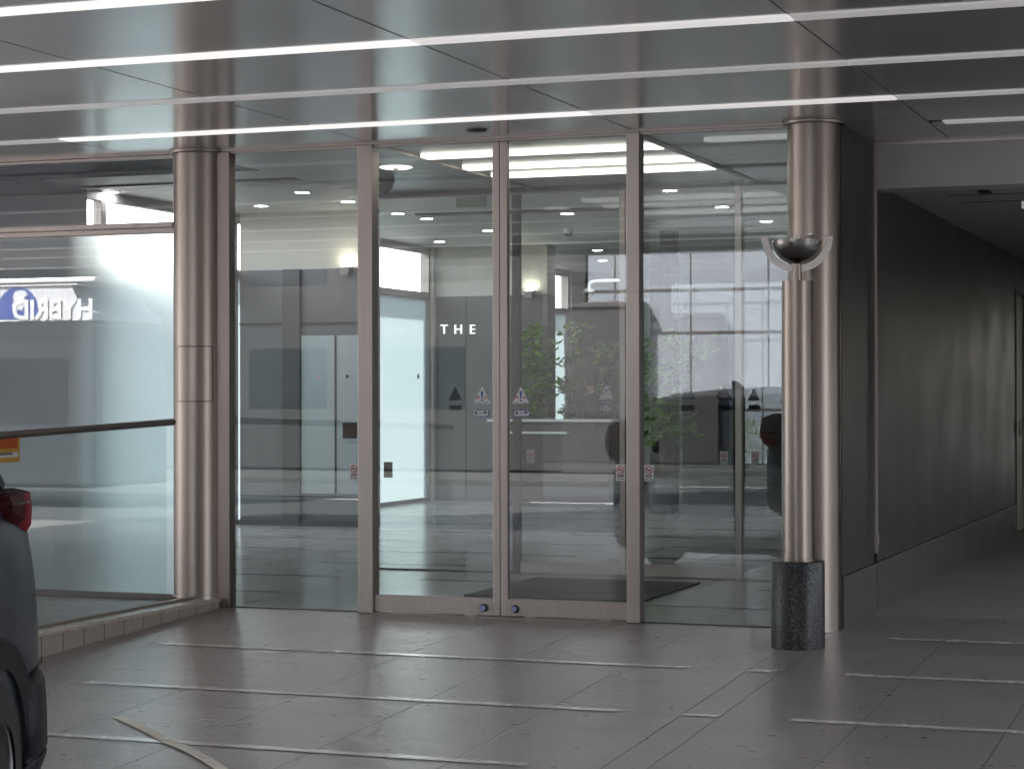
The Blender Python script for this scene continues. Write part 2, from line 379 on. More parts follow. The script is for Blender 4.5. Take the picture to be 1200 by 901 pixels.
for k in range(1, 20):
    y = -.29 + 1.37 * k
    x = -11.2 + (k * 37 % 5) * .28
    while x < -3.2:
        ln = .7 * (2 + (k * 7 + int(x * 3)) % 3)
        mb.face([(x, y - .03, .004), (min(x + ln, -3), y - .03, .004), (min(x + ln, -3), y + .03, .004), (x, y + .03, .004)]); x += ln + .7
tag(mb.build('lobby_floor_inlay', INLAY_IN), kind='structure')

# street in front of the building
mb = MB(); mb.face([(-200, -26, -.33), (200, -26, -.33), (200, -14.2, -.33), (-200, -14.2, -.33)]); tag(mb.build('road', ASPH), kind='structure')
mb = MB()
for i in range(-20, 21): mb.face([(i * 6, -20.2, -.326), (i * 6 + 3, -20.2, -.326), (i * 6 + 3, -20.05, -.326), (i * 6, -20.05, -.326)])
tag(mb.build('road_markings', mat('road_paint', (.75, .75, .73), .7, 0, var=.1)), kind='structure')
mb = MB(); mb.box(-200, 200, -29.4, -26, -.5, -.2); tag(mb.build('pavement', PAVE, bevel=.02), kind='structure')
mb = MB(); mb.box(-200, 200, -14.2, -11.6, -.5, -.224); tag(mb.build('pavement_near_kerb', ASPH, bevel=.02), kind='structure')

# ------------------------------------------------------------------ canopy
cn = thing('entrance_canopy', 'grey metal panelled canopy ceiling in front of the glass entrance', 'canopy', (-5, -4.8, H))
JX = [-17.2 + 1.885 * k for k in range(0, 18)]
JX = [-5.885 + 1.885 * k for k in range(-6, 7)]
SY = [-9.9, -9.35, -7.95, -6.52, -5.12, -3.71, -2.315, -.945]
XE0, XE1 = JX[0], JX[-1]
mb = MB()
for a, b in zip(JX[:-1], JX[1:]):
    for c, d in zip(SY[:-1], SY[1:]):
        mb.box(a + .005, b - .005, c + .085, d - .085, H, H + .025)
    if b < -2.7: mb.box(a + .005, b - .005, -.945 + .085, -.055, H, H + .025)
    elif a < -2.6: mb.box(a + .005, b - .005, -.945 + .085, -.055, H, H + .025); mb.box(-2.648, b - .005, -.05, 1.235, H, H + .025)
    else:
        mb.box(a + .005, b - .005, -.945 + .085,  .17, H, H + .025); mb.box(a + .005, b - .005, .37, 1.235, H, H + .025)
mb.build('ceiling_panels', ALU, cn, bevel=.003)
MB().box(XE0, XE1, -9.6, 1.5, H + .03, H + .5).build('roof_slab', GAP, cn)
MB().box(XE0 - .1, XE1 + .1, -9.72, -9.6, H - .12, H + .65).build('fascia', ALU, cn, bevel=.01)
mb = MB(); mb.box(-11.5, -2.97, -.05, -.03, H - .012, H + .03); mb.build('edge_trim', FRAME, cn)
rd = MB(); rd.lathe([(0, H - .012), (.055, H - .012), (.07, H - .006), (.07, H - .001)], -4.95, -.44, 32)
o = rd.build('ceiling_sensor', BLACKP, smooth=True, fix=True); tag(o, 'small round dark sensor flush in the canopy ceiling above the doors', 'sensor')
# linear lights on the canopy ceiling
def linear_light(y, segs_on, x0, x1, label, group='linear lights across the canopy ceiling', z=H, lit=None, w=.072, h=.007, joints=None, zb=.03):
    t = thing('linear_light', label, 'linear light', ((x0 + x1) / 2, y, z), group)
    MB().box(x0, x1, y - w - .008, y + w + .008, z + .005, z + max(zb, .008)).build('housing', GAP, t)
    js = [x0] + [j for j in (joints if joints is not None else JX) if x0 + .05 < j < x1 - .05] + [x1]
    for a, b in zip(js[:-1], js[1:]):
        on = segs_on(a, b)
        MB().box(a + .002, b - .002, y - w, y + w, z - h, z + .004).build('diffuser', (lit or (LITD if b > -2.2 else LIT)) if on else UNLIT_GLOW, t, bevel=.004)
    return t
ordinal = ['first', 'second', 'third', 'fourth', 'fifth', 'sixth', 'seventh']
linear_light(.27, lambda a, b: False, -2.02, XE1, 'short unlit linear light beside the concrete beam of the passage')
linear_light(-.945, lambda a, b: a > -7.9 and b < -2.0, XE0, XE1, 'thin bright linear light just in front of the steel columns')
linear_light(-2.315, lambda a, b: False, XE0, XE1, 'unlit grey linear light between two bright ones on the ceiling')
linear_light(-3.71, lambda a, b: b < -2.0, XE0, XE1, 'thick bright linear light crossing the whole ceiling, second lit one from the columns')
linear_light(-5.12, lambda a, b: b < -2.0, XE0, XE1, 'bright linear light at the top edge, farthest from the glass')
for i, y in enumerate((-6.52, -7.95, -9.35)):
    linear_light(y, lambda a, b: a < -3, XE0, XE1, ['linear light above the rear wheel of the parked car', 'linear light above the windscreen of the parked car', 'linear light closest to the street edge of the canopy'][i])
# unseen building mass above, its wing and overhang shaped to cast shade
bm_ = thing('shading_tower', 'unseen upper storeys above the canopy with a wing added for shade', 'building', (-6, 14, 3.8))
MB().box(-12.1, 6, -1.0, 34, 3.80, 22).build('upper_wall', CONC, bm_)
MB().box(-17, 6, -9.5, -1.003, 3.80, 23).build('upper_wall', CONC, bm_)  # wing added only to shade the driveway and street

# ------------------------------------------------------------------ columns
def column(x, y, r, z0, label, hatch=False):
    t = thing('steel_column', label, 'column', (x, y, z0))
    MB().lathe([(0, z0), (r, z0), (r, H - .012), (0, H - .012)], x, y, 72).build('shaft', STEEL, t, smooth=True, fix=True)
    MB().lathe([(r + .002, H - .02), (r + .03, H - .02), (r + .035, H - .012), (r + .035, H - .002), (r + .002, H - .002)], x, y, 72).build('collar', STEEL, t, smooth=True, fix=True)
    MB().lathe([(r + .001, z0), (r + .006, z0 + .002), (r + .006, z0 + .015), (r + .001, z0 + .016)], x, y, 72).build('foot_ring', STEEL_D, t, smooth=True, fix=True)
    if hatch:
        a0, a1 = math.radians(-118), math.radians(-28)
        MB().lathe([(r + .0012, 1.455), (r + .0012, 1.85)], x, y, 30, a0, a1).build('hatch_gap', GAP, t, smooth=True)
        d = .012 / r * .55
        MB().lathe([(r + .0022, 1.461), (r + .0022, 1.844)], x, y, 30, a0 + d, a1 - d).build('access_hatch', STEEL, t, smooth=True)
    return t
column(-7.255, 0, .178, .066, 'brushed steel column on the tiled kerb with a small access hatch', True)
column(-2.805, 0, .168, -.005, 'brushed steel column standing behind the bowl lamp beside the dark wall')

# ------------------------------------------------------------------ glazed entrance
ft = thing('entrance_portal', 'grey metal posts, head and threshold framing the glass entrance', 'door frame', (-5, 0, 0))
HZ = H - .014
MB().box(-7.085, -6.985, -.05, .05, .0, HZ).build('post', STEEL_D, ft, bevel=.004)
for x0, x1 in ((-5.985, -5.875), (-4.045, -3.955)):
    MB().box(x0, x1, -.055, .06, 0, HZ).build('post', FRAME, ft, bevel=.004)
MB().box(-6.985, -5.985, -.028, .028, HZ - .012, HZ).build('head', FRAME, ft)
MB().box(-5.875, -4.045, -.028, .028, HZ - .012, HZ).build('head', FRAME, ft)
MB().box(-3.955, -2.95, -.028, .028, HZ - .012, HZ).build('head', FRAME, ft)
MB().box(-5.875, -4.045, -.055, .055, -.002, .006).build('threshold', STEEL_D, ft)
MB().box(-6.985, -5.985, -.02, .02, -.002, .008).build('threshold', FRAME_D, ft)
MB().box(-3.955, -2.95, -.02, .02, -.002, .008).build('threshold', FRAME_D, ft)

YS = -.0065   # front face of the glass; stickers lie just proud of it
def tri_sticker(parent, x, z, y=None, s=.122, back=False, dirx=0, faded=False):
    y = -.008 if y is None else y
    h = s * .90
    base = MB().prism([(x - s / 2, z - h / 2), (x + s / 2, z - h / 2), (x + .004, z + h / 2), (x - .004, z + h / 2)], 'y', y - .001, y)
    o = base.build('warning_sticker', STK_K if back else STK_W, parent)
    if back: return o
    e = MB().prism([(x - .004, z - .022), (x + .004, z - .022), (x + .010, z + .028), (x - .010, z + .028)], 'y', y - .003, y - .0012)
    e.lathe([(0, 0)], 0, 0, 3) if False else None
    ring = [(x + .0075 * math.cos(a), z - .034 + .0075 * math.sin(a)) for a in [i * PI / 8 for i in range(16)]]
    e.prism(ring, 'y', y - .003, y - .0012); e.build('exclamation_mark', STK_B, o)
    for dx, ch in ((-.027, '注'), (.027, '意')):
        text_mb(ch, .024, .001, .0012).xf(Matrix.Translation((x + dx, y - .002, z - .018))).build('lettering', STK_R, o)
    MB().box(x - .044, x - .012, y - .0022, y - .0012, z - .050, z - .0455).build('lettering', STK_B, o)
    MB().box(x + .012, x + .044, y - .0022, y - .0012, z - .050, z - .0455).build('lettering', STK_B, o)
    return o
def arrow_sticker(parent, x, z, d, y=None, back=False):
    y = -.008 if y is None else y
    w, h = .058, .023
    def arrow(k, g):
        p = [(-w + g, -h + g), (w - .012, -h + g), (w + .006 - g * 1.4, 0), (w - .012, h - g), (-w + g, h - g)]
        return [(x + d * u, z + v) for u, v in p]
    o = MB().prism(arrow(1, 0), 'y', y - .001, y).build('door_sticker', STK_K if back else STK_B, parent, fix=True)
    if back: return o
    MB().prism(arrow(1, .006), 'y', y - .0022, y - .0011).build('sticker_face', STK_W, o, fix=True)
    text_mb('自', .024, .001, .0012).xf(Matrix.Translation((x - .034, y - .003, z))).build('lettering', STK_K, o)
    text_mb('動', .024, .001, .0012).xf(Matrix.Translation((x + .032, y - .003, z))).build('lettering', STK_K, o)
    MB().box(x - .016, x + .014, y - .0034, y - .0024, z - .003, z + .003).build('text_strip', STK_B, o)
    return o
def smoke_sticker(parent, x, z, y=None, back=False, w=.066, h=.108):
    y = -.008 if y is None else y
    o = MB().box(x - w / 2, x + w / 2, y - .001, y, z - h / 2, z + h / 2).build('no_smoking_sticker', STK_BK if back else STK_W, parent, bevel=.0)
    cz = z + .018; R0, R1 = .026, .0205
    m_ = MB(); n = 28
    for i in range(n):
        a, b = 2 * PI * i / n, 2 * PI * (i + 1) / n
        m_.prism([(x + R0 * math.cos(a), cz + R0 * math.sin(a)), (x + R0 * math.cos(b), cz + R0 * math.sin(b)), (x + R1 * math.cos(b), cz + R1 * math.sin(b)), (x + R1 * math.cos(a), cz + R1 * math.sin(a))], 'y', y - .002, y - .0011)
    k = .7071
    m_.prism([(x + (-.022) * k - .002, cz + .022 * k - .002), (x - .022 * k + .002, cz + .022 * k + .002), (x + .022 * k + .002, cz - .022 * k + .002), (x + .022 * k - .002, cz - .022 * k - .002)], 'y', y - .0026, y - .0021)
    m_.build('prohibition_sign', STK_BK if back else STK_R, o)
    MB().box(x - .014, x + .012, y - .0019, y - .0011, cz - .0035, cz + .0035).build('cigarette', STK_K, o)
    text_mb('禁煙', .021, .001, .0006).xf(Matrix.Translation((x, y - .0015, z - .024))).build('lettering', STK_K, o)
    text_mb('No Smoking', .0115, .001, .0004).xf(Matrix.Translation((x, y - .0015, z - .043))).build('lettering', STK_K, o)
    return o

def fixed_pane(x0, x1, label, y=0., z0=.008, z1=None, m=GLASS, name='fixed_window', parent=None):
    t = thing(name, label, 'glass pane', ((x0 + x1) / 2, y, z0))
    MB().box(x0, x1, y - .0055, y + .0055, z0, (z1 or HZ - .012)).build('glass', m, t)
    return t
p1 = fixed_pane(-6.985, -5.985, 'tall fixed glass pane between the steel column and the sliding doors')
smoke_sticker(p1, -6.035, .97)
MB().box(-6.13, -6.02, .0065, .008, 1.2, 1.31).build('notice', STK_BK, p1)
p2 = fixed_pane(-3.955, -2.975, 'tall fixed glass pane behind the bowl lamp')
smoke_sticker(p2, -3.905, .985)
def sliding_door(x0, x1, label, stile_side):
    t = thing('sliding_door', label, 'door', ((x0 + x1) / 2, 0, 0))
    sw = .052
    if stile_side > 0: sx = (x1 - sw, x1); gx = (x0, x1 - sw)
    else: sx = (x0, x0 + sw); gx = (x0 + sw, x1)
    MB().box(sx[0], sx[1], -.024, .024, .012, HZ - .014).build('stile', FRAME, t, bevel=.004)
    MB().box(gx[0], gx[1], -.024, .024, .012, .125).build('bottom_rail', FRAME, t, bevel=.004)
    MB().box(gx[0], gx[1], -.0055, .0055, .125, HZ - .014).build('glass', GLASS, t)
    kx = x1 - .115 if stile_side > 0 else x0 + .105
    kn = MB().lathe([(0, .028), (.022, .028), (.026, .022), (.028, 0)], 0, 0, 28)
    kn.xf(Matrix.Translation((kx, -.024, .062)) @ Matrix.Rotation(PI / 2, 4, 'X'))
    k = kn.build('lock', BLACKP, t, smooth=True, fix=True)
    kf = MB().lathe([(0, .0305), (.019, .0305), (.02, .0285)], 0, 0, 28); kf.xf(Matrix.Translation((kx, -.024, .062)) @ Matrix.Rotation(PI / 2, 4, 'X'))
    kf.build('lock_face', mat('lock_blue', (.22, .24, .42), .25, .4), k, smooth=True, fix=True)
    for gx0 in (gx[0] + .12, gx[1] - .2):
        MB().box(gx0, gx0 + .08, -.03, -.0245, .004, .016).build('floor_guide', FRAME, t)
    return t
dl = sliding_door(-5.873, -4.948, 'sliding glass door leaf with a left pointing arrow sticker', 1)
dr = sliding_door(-4.944, -4.047, 'sliding glass door leaf with a right pointing arrow sticker', -1)
tri_sticker(dl, -5.082, 1.497); arrow_sticker(dl, -5.09, 1.376, -1); smoke_sticker(dl, -5.785, .985, .0065 + .003, back=True)
tri_sticker(dr, -4.802, 1.497); arrow_sticker(dr, -4.796, 1.376, 1); smoke_sticker(dr, -4.10, .985)

# frosted bay beside the column
bay = thing('frosted_window', 'tall frosted glass window bay beside the kerb and the steel column', 'window', (-8.4, 0, .06))
MB().box(-7.445, -7.405, -.035, .035, .06, HZ).build('jamb', FRAME, bay, bevel=.003)
MB().box(-9.66, -9.60, -.035, .035, .06, HZ).build('jamb', FRAME, bay, bevel=.003)
MB().box(-9.60, -7.445, -.035, .03, 2.665, 2.705).build('transom', FRAME, bay, bevel=.004)
MB().box(-9.60, -7.445, -.045, .03, 2.705, 2.745).build('transom', FRAME, bay, bevel=.004)
MB().box(-9.60, -7.445, -.035, .035, .035, .075).build('sill', FRAME_D, bay, bevel=.003)
MB().box(-9.60, -7.445, -.035, .035, HZ - .02, HZ).build('head', FRAME, bay, bevel=.003)
MB().box(-9.60, -7.445, -.004, .004, 2.745, HZ - .02).build('clear_pane', GLASS, bay)
MB().box(-9.60, -7.445, -.006, .006, .075, 2.665, mats={3: 1}).build('frosted_pane', [GLASS, FILM_B], bay)
MB().box(-7.4, -7.05, -.02, .02, .0, H).build('infill', FRAME_D, bay)

# wall added out of the frame beside the frosted bay to block low sun
wl = thing('sun_block_wall', 'plain concrete wall added past the frosted window bay to block the sun', 'wall', (-13, 0, 0))
MB().box(-16.5, -9.66, -.1, .15, 0, H + .03).build('wall_face', CONC, wl)

# ------------------------------------------------------------------ kerb, glass balustrade with rail
kb = thing('tiled_kerb', 'low tiled kerb with a pale stone coping beside the driveway', 'kerb', (-7.1, -2.3, -.2))
KE = -4.72
MB().box(-7.17, -7.068, KE, -.035, -.33, .038).build('kerb_face', BRICK, kb)
MB().box(-7.185, -7.05, KE - .02, .12, .040, .068).build('coping', COPING, kb, bevel=.006)
MB().box(-16, -7.185, KE, KE + .1, -.33, .036).build('kerb_end', BRICK, kb)
bl = thing('glass_balustrade', 'clear glass balustrade on the kerb topped by a dark round handrail', 'railing', (-7.15, -2.5, .06))
MB().box(-7.235, -7.187, KE, -.25, .036, .085).build('channel', CHANNEL, bl, bevel=.003)
gm = MB()
ya, yb_ = KE, -.27
def rz(y): return 1.328 + SL * .72 * y
for (a, b) in ((KE, -2.86), (-2.845, -.55)):
    gm = MB(); b0 = len(gm.v)
    gm.v += [(-7.216, a, .085), (-7.206, a, .085), (-7.206, b, .085), (-7.216, b, .085), (-7.216, a, rz(a)), (-7.206, a, rz(a)), (-7.206, b, rz(b)), (-7.216, b, rz(b))]
    for q in [(0, 3, 2, 1), (4, 5, 6, 7), (0, 1, 5, 4), (2, 3, 7, 6), (1, 2, 6, 5), (3, 0, 4, 7)]: gm.f.append(q); gm.m.append(0)
    gm.build('glass', GLASS_BAL, bl)
RX = -7.211
pts = [(RX, KE, rz(KE)), (RX, -3, rz(-3)), (RX, -.46, rz(-.46))]
MB().tube(pts + [(RX, -.445, rz(-.44)), (RX, -.437, rz(-.44))], [.024, .024, .024, .021, .012], 20).build('handrail', mat('rail_dark_bronze', (.20, .17, .165), .38, .7), bl, smooth=True)

# ------------------------------------------------------------------ bowl lamp
lp = thing('bowl_lamp', 'steel bowl uplight lamp with a white half ring on a black granite base', 'lamp', (-2.752, -.73, -.03))
LX, LY = -2.752, -.73
MB().lathe([(0, -.035), (.162, -.035), (.162, .488), (.158, .494), (0, .494)], LX, LY, 64).build('base', GRANITE_B, lp, smooth=True, fix=True)
MB().lathe([(0, .494), (.104, .494), (.104, .506), (.096, .507), (.0945, 2.18), (.0945, 2.188), (0, 2.19)], LX, LY, 64).build('shaft', STEEL, lp, smooth=True, fix=True)
MB().lathe([(0, 2.19), (.036, 2.19), (.036, 2.20), (.029, 2.201), (.029, 2.31), (0, 2.31)], LX, LY, 32).build('neck', STEEL, lp, smooth=True, fix=True)
prof = [(.001, 2.288)] + [(.15 * math.sin(a), 2.432 - .144 * math.cos(a)) for a in [PI / 2 * i / 14 for i in range(1, 15)]]
inner = [(r * .96, z + .006) for r, z in prof[::-1]]
bw = MB().lathe(prof + [(.146, 2.433)] + inner[1:], LX, LY, 64).build('bowl', mat('bowl_steel', (.17, .16, .15), .25, 1., var=.1, vscale=3), lp, smooth=True, fix=True)
def arc_pts(R, n=40): return [(R * math.cos(a), R * math.sin(a)) for a in [PI + PI * i / n for i in range(n + 1)]]
ca, sa = math.cos(math.radians(13)), math.sin(math.radians(13))
am = MB()
po, pi_ = arc_pts(.215), arc_pts(.173)
for i in range(40):
    am.prism([po[i], po[i + 1], pi_[i + 1], pi_[i]], 'y', -.012, .012)
am.xf(Matrix.Translation((LX, LY, 2.456)) @ Matrix.Rotation(math.radians(14), 4, 'Z')).build('half_ring', ARC, lp, fix=False)
MB().lathe([(0, 2.4565), (.174, 2.4565), (.174, 2.4615), (0, 2.4615)], LX, LY, 64).build('glass_cover', GLASS_CLR, lp, smooth=True, fix=True)
for a in (40, 160, 280):
    MB().tube([(LX + .13 * math.cos(math.radians(a)), LY + .13 * math.sin(math.radians(a)), 2.425), (LX + .13 * math.cos(math.radians(a)), LY + .13 * math.sin(math.radians(a)), 2.456)], .004, 8).build('support_pin', STEEL_D, lp)

# ------------------------------------------------------------------ dark wall, beam and passage to the right
wr = thing('dark_wall', 'long dark polished wall with a stone plinth running along the passage', 'wall', (-2.73, 12, 0))
XW = -2.648
MB().box(-2.84, XW, .10, 9.40, .335, H + .03).build('wall_face', GRANITE_W, wr)
MB().box(-2.84, XW, 10.42, 26, .335, H + .03).build('wall_face', GRANITE_W, wr)
MB().box(-2.84, XW, 9.40, 10.42, 2.62, H + .03).build('wall_face', GRANITE_W, wr)
for a, b in ((.10, 1.22), (1.26, 4.0), (4.006, 6.75), (6.756, 9.38)):
    MB().box(-2.84, XW + .018, a, b, 0, .332).build('plinth', GRANITE_P, wr, bevel=.006)
MB().box(XW, XW + .022, 1.225, 1.257, .40, H).build('trim_strip', FRAME, wr, bevel=.003)
MB().box(XW, XW + .016, 1.224, 1.258, .0, .40).build('trim_gap', GAP, wr)
MB().box(XW, XW + .03, 1.215, 1.267, .46, .53).build('trim_bracket', FRAME, wr, bevel=.003)
bmn = thing('concrete_beam', 'grey concrete beam spanning the mouth of the dark passage', 'beam', (0, 1.4, 2.93))
MB().box(XW + .003, 5.4, 1.262, 1.56, 2.925, H - .01).build('beam_face', CONC, bmn, bevel=.006)
MB().box(XW + .024, 5.4, 1.238, 1.26, H - .018, H + .02).build('edge_trim', FRAME, bmn)
sf = thing('passage_ceiling', 'dark soffit over the passage beside the entrance', 'ceiling', (0, 12, 2.96))
MB().box(XW + .002, 4.2, 1.562, 26, 2.965, 3.1).build('soffit', SOFF, sf)
MB().box(-2.30, -1.2, 2.33, 2.36, 2.963, 2.966).build('access_joint', GAP, sf)
MB().box(-2.30, -1.2, 2.93, 2.96, 2.963, 2.966).build('access_joint', GAP, sf)
MB().box(-2.04, -1.96, 2.0, 2.16, 2.95, 2.964).build('hinge', GAP, sf)
MB().box(-1.52, -1.44, 2.0, 2.12, 2.95, 2.964).build('hinge', GAP, sf)
linear_light(3.05, lambda a, b: False, -1.85, .8, 'unlit batten lamp on the passage soffit', None, z=2.962, w=.05, h=.05, zb=.006)
sn = MB().lathe([(0, 2.905), (.022, 2.905), (.03, 2.915), (.034, 2.955), (.034, 2.965), (0, 2.965)], -1.66, 1.75, 28)
tag(sn.build('smoke_sensor', WHITE, smooth=True, fix=True), 'small pale sensor hanging under the passage soffit behind the beam', 'sensor')
pd = thing('passage_door', 'beige service door in the dark passage wall', 'door', (-2.7, 9.9, 0))
MB().box(-2.80, XW - .02, 9.45, 10.37, .02, 2.57).build('door_leaf', DOORB, pd, bevel=.004)
MB().box(-2.84, XW + .01, 9.40, 9.45, .0, 2.62).build('frame', FRAME_D, pd); MB().box(-2.84, XW + .01, 10.37, 10.42, .0, 2.62).build('frame', FRAME_D, pd)
MB().box(-2.84, XW + .01, 9.45, 10.37, 2.57, 2.62).build('frame', FRAME_D, pd)
MB().tube([(XW + .03, 9.56, 1.05), (XW + .03, 9.56, 1.22)], .012, 10).build('handle', FRAME, pd)
pe = thing('passage_end_wall', 'far wall closing the dark passage with narrow gaps of daylight', 'wall', (0, 26, 0))
MB().box(-2.64, -.85, 26, 26.2, 0, 3.0).build('wall_face', GRANITE_P, pe); MB().box(-.55, -.25, 26, 26.2, 0, 3.0).build('wall_face', GRANITE_P, pe)
MB().box(.15, 4.2, 26, 26.2, 0, 3.0).build('wall_face', GRANITE_P, pe)
pw = thing('passage_side_wall', 'grey wall on the far side of the passage', 'wall', (4.1, 15, 0))
MB().box(4.0, 4.2, 5.2, 26, 0, 2.965).build('wall_face', GRANITE_P, pw); MB().box(3.98, 4.0, 5.2, 26, 0, .3).build('plinth', GRANITE_P, pw)
for i, y in enumerate((2.2,)):
    t = thing('passage_pillar', 'concrete pillar on the open side of the passage mouth', 'pillar', (4.0, y, 0))
    MB().box(3.8, 4.2, y - .3, y + .3, 0, 2.965).build('shaft', CONC, t, bevel=.02); MB().box(3.78, 4.22, y - .32, y + .32, 0, .25).build('plinth', GRANITE_P, t, bevel=.01)

# ------------------------------------------------------------------ vestibule
vs = thing('vestibule_ceiling', 'low grey ceiling of the glass vestibule behind the sliding doors', 'ceiling', (-5, 1.6, H))
mb = MB()
for a, b in ((-7.4, -5.89), (-5.88, -4.0), (-3.99, -2.85)):
    for c, d in ((.06, .70), (.71, 1.55), (1.56, 2.10), (2.11, 2.75), (2.76, 3.24)): mb.box(a, b, c, d, H, H + .02)
mb.build('ceiling_panels', VCEIL, vs)
MB().box(-7.4, -2.85, .05, 3.25, H + .022, 3.62).build('bulkhead', LCEIL, vs)
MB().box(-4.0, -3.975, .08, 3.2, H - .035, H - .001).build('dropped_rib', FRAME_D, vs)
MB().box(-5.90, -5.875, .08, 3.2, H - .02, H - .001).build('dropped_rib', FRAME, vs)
vg = 'linear lights in the vestibule ceiling'
for y, l in ((.74, 'lit linear light in the vestibule ceiling closest to the sliding doors'), (1.55, 'middle lit linear light in the vestibule ceiling'), (2.16, 'lit linear light in the vestibule ceiling closest to the inner glass')):
    linear_light(y, lambda a, b: True, -5.82, -4.03, l, vg, lit=LITV, w=.07, h=.03, joints=[])
linear_light(.52, lambda a, b: False, -3.66, -2.9, 'short pale unlit linear light in the vestibule ceiling beside the column', vg, w=.05, h=.03, joints=[])
YI = 3.29
iv = thing('inner_screen', 'slim metal framed inner glass screen at the back of the vestibule', 'glass screen', (-5, YI, 0))
for x0, x1 in ((-6.075, -6.01), (-4.15, -4.095)):
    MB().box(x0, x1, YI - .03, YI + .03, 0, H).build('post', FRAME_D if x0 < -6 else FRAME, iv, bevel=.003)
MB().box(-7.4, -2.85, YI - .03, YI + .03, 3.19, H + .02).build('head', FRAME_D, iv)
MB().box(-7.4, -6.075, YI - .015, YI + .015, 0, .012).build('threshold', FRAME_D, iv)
MB().box(-7.4, -6.075, YI - .005, YI + .005, .012, 3.19).build('glass', GLASS_IN, iv)
gq = MB().box(-4.095, -2.85, YI - .005, YI + .005, .012, 3.19).build('glass', GLASS_IN, iv)
smoke_sticker(iv, -3.99, .985, YI - .008); tri_sticker(iv, -6.6, 1.51, YI - .008, back=True); arrow_sticker(iv, -6.6, 1.39, -1, YI - .008, back=True)
def inner_door(x0, x1, label, side):
    t = thing('inner_door', label, 'door', ((x0 + x1) / 2, YI, 0))
    sx = (x1 - .05, x1) if side > 0 else (x0, x0 + .05)
    gx = (x0, x1 - .05) if side > 0 else (x0 + .05, x1)
    MB().box(sx[0], sx[1], YI - .02, YI + .02, .01, 3.19).build('stile', FRAME, t, bevel=.003)
    MB().box(gx[0], gx[1], YI - .02, YI + .02, .01, .105).build('bottom_rail', FRAME, t, bevel=.003)
    MB().box(gx[0], gx[1], YI - .005, YI + .005, .105, 3.19).build('glass', GLASS_IN, t)
    return t
i1 = inner_door(-6.008, -5.083, 'inner glass door leaf on the same side as the frosted windows', 1)
i2 = inner_door(-5.077, -4.152, 'inner glass door leaf next to the single free post', -1)
tri_sticker(i1, -5.25, 1.52, YI - .008); arrow_sticker(i1, -5.25, 1.39, -1, YI - .008); smoke_sticker(i1, -5.92, .985, YI - .008)
tri_sticker(i2, -4.55, 1.52, YI - .008, back=True); arrow_sticker(i2, -4.55, 1.39, 1, YI - .008, back=True); smoke_sticker(i2, -4.25, .985, YI - .008)
tri_sticker(iv, -3.82 - .44, 1.52, YI - .008, back=True)
mt = MB().box(-5.72, -4.33, 1.25, 2.85, .001, .014); tag(mt.build('doormat', MATTE, bevel=.004), 'large dark doormat on the vestibule floor', 'doormat')

# ------------------------------------------------------------------ lobby shell
LC = 3.6
lc = thing('lobby_ceiling', 'pale flat ceiling of the lobby with round downlights', 'ceiling', (-7, 16, LC))
MB().box(-11.6, -7.405, .2, 3.26, LC, LC + .15).build('ceiling_slab', LCEIL, lc)
MB().box(-11.6, -2.85, 3.27, 31, LC, LC + .15).build('ceiling_slab', LCEIL, lc)
MB().box(-11.3, -2.9, 4.9, 5.1, LC - .02, LC - .001).build('ceiling_slot', FRAME_D, lc)
MB().box(-9.4, -2.9, 9.0, 9.25, LC - .02, LC - .001).build('ceiling_slot', FRAME_D, lc)
# window wall along the open side
XWIN = -11.4
ww = thing('window_wall', 'row of tall lobby windows, frosted below and clear above', 'window', (XWIN, 17, 0))
def win(y0, y1, mull=()):
    MB().box(XWIN - .05, XWIN + .05, y0, y1, 2.86, 2.955).build('transom', FRAME, ww, bevel=.003)
    MB().box(XWIN - .05, XWIN + .05, y0, y1, 0, .05).build('sill', FRAME_D, ww, bevel=.003)
    MB().box(XWIN - .05, XWIN + .05, y0, y1, 3.50, 3.60).build('head', LCEIL, ww)
    for ya in (y0, y1 - .05): MB().box(XWIN - .05, XWIN + .05, ya, ya + .05, .05, 3.5).build('jamb', FRAME, ww, bevel=.003)
    ms = [y0 + .05] + [m for m in mull] + [y1 - .05]
    for m in mull: MB().box(XWIN - .05, XWIN + .05, m - .05, m + .05, .05, 3.5).build('mullion', FRAME, ww, bevel=.003)
    for i, (a, b) in enumerate(zip(ms[:-1], ms[1:])):
        a += .05 if i else 0; b -= .05 if i < len(ms) - 2 else 0
        MB().box(XWIN - .006, XWIN + .006, a, b, .05, 2.86, mats={4: 1}).build('frosted_pane', [GLASS_CLR, FILM_W], ww)
        MB().box(XWIN - .004, XWIN + .004, a, b, 2.955, 3.5).build('clear_pane', GLASS_CLR, ww)
win(5.02, 14.15, (5.42, 8.3, 11.2))
win(18.7, 20.3); win(25.3, 27.2)
pw2 = thing('lobby_side_wall', 'grey wall piers between the lobby windows', 'wall', (XWIN, 17, 0))
for a, b in ((.15, 5.02), (14.15, 18.7), (20.3, 25.3), (27.2, 31)):
    MB().box(XWIN - .1, XWIN + .1, a, b, 0, LC).build('wall_face', PANELG if a < 1 else BEIGE, pw2)
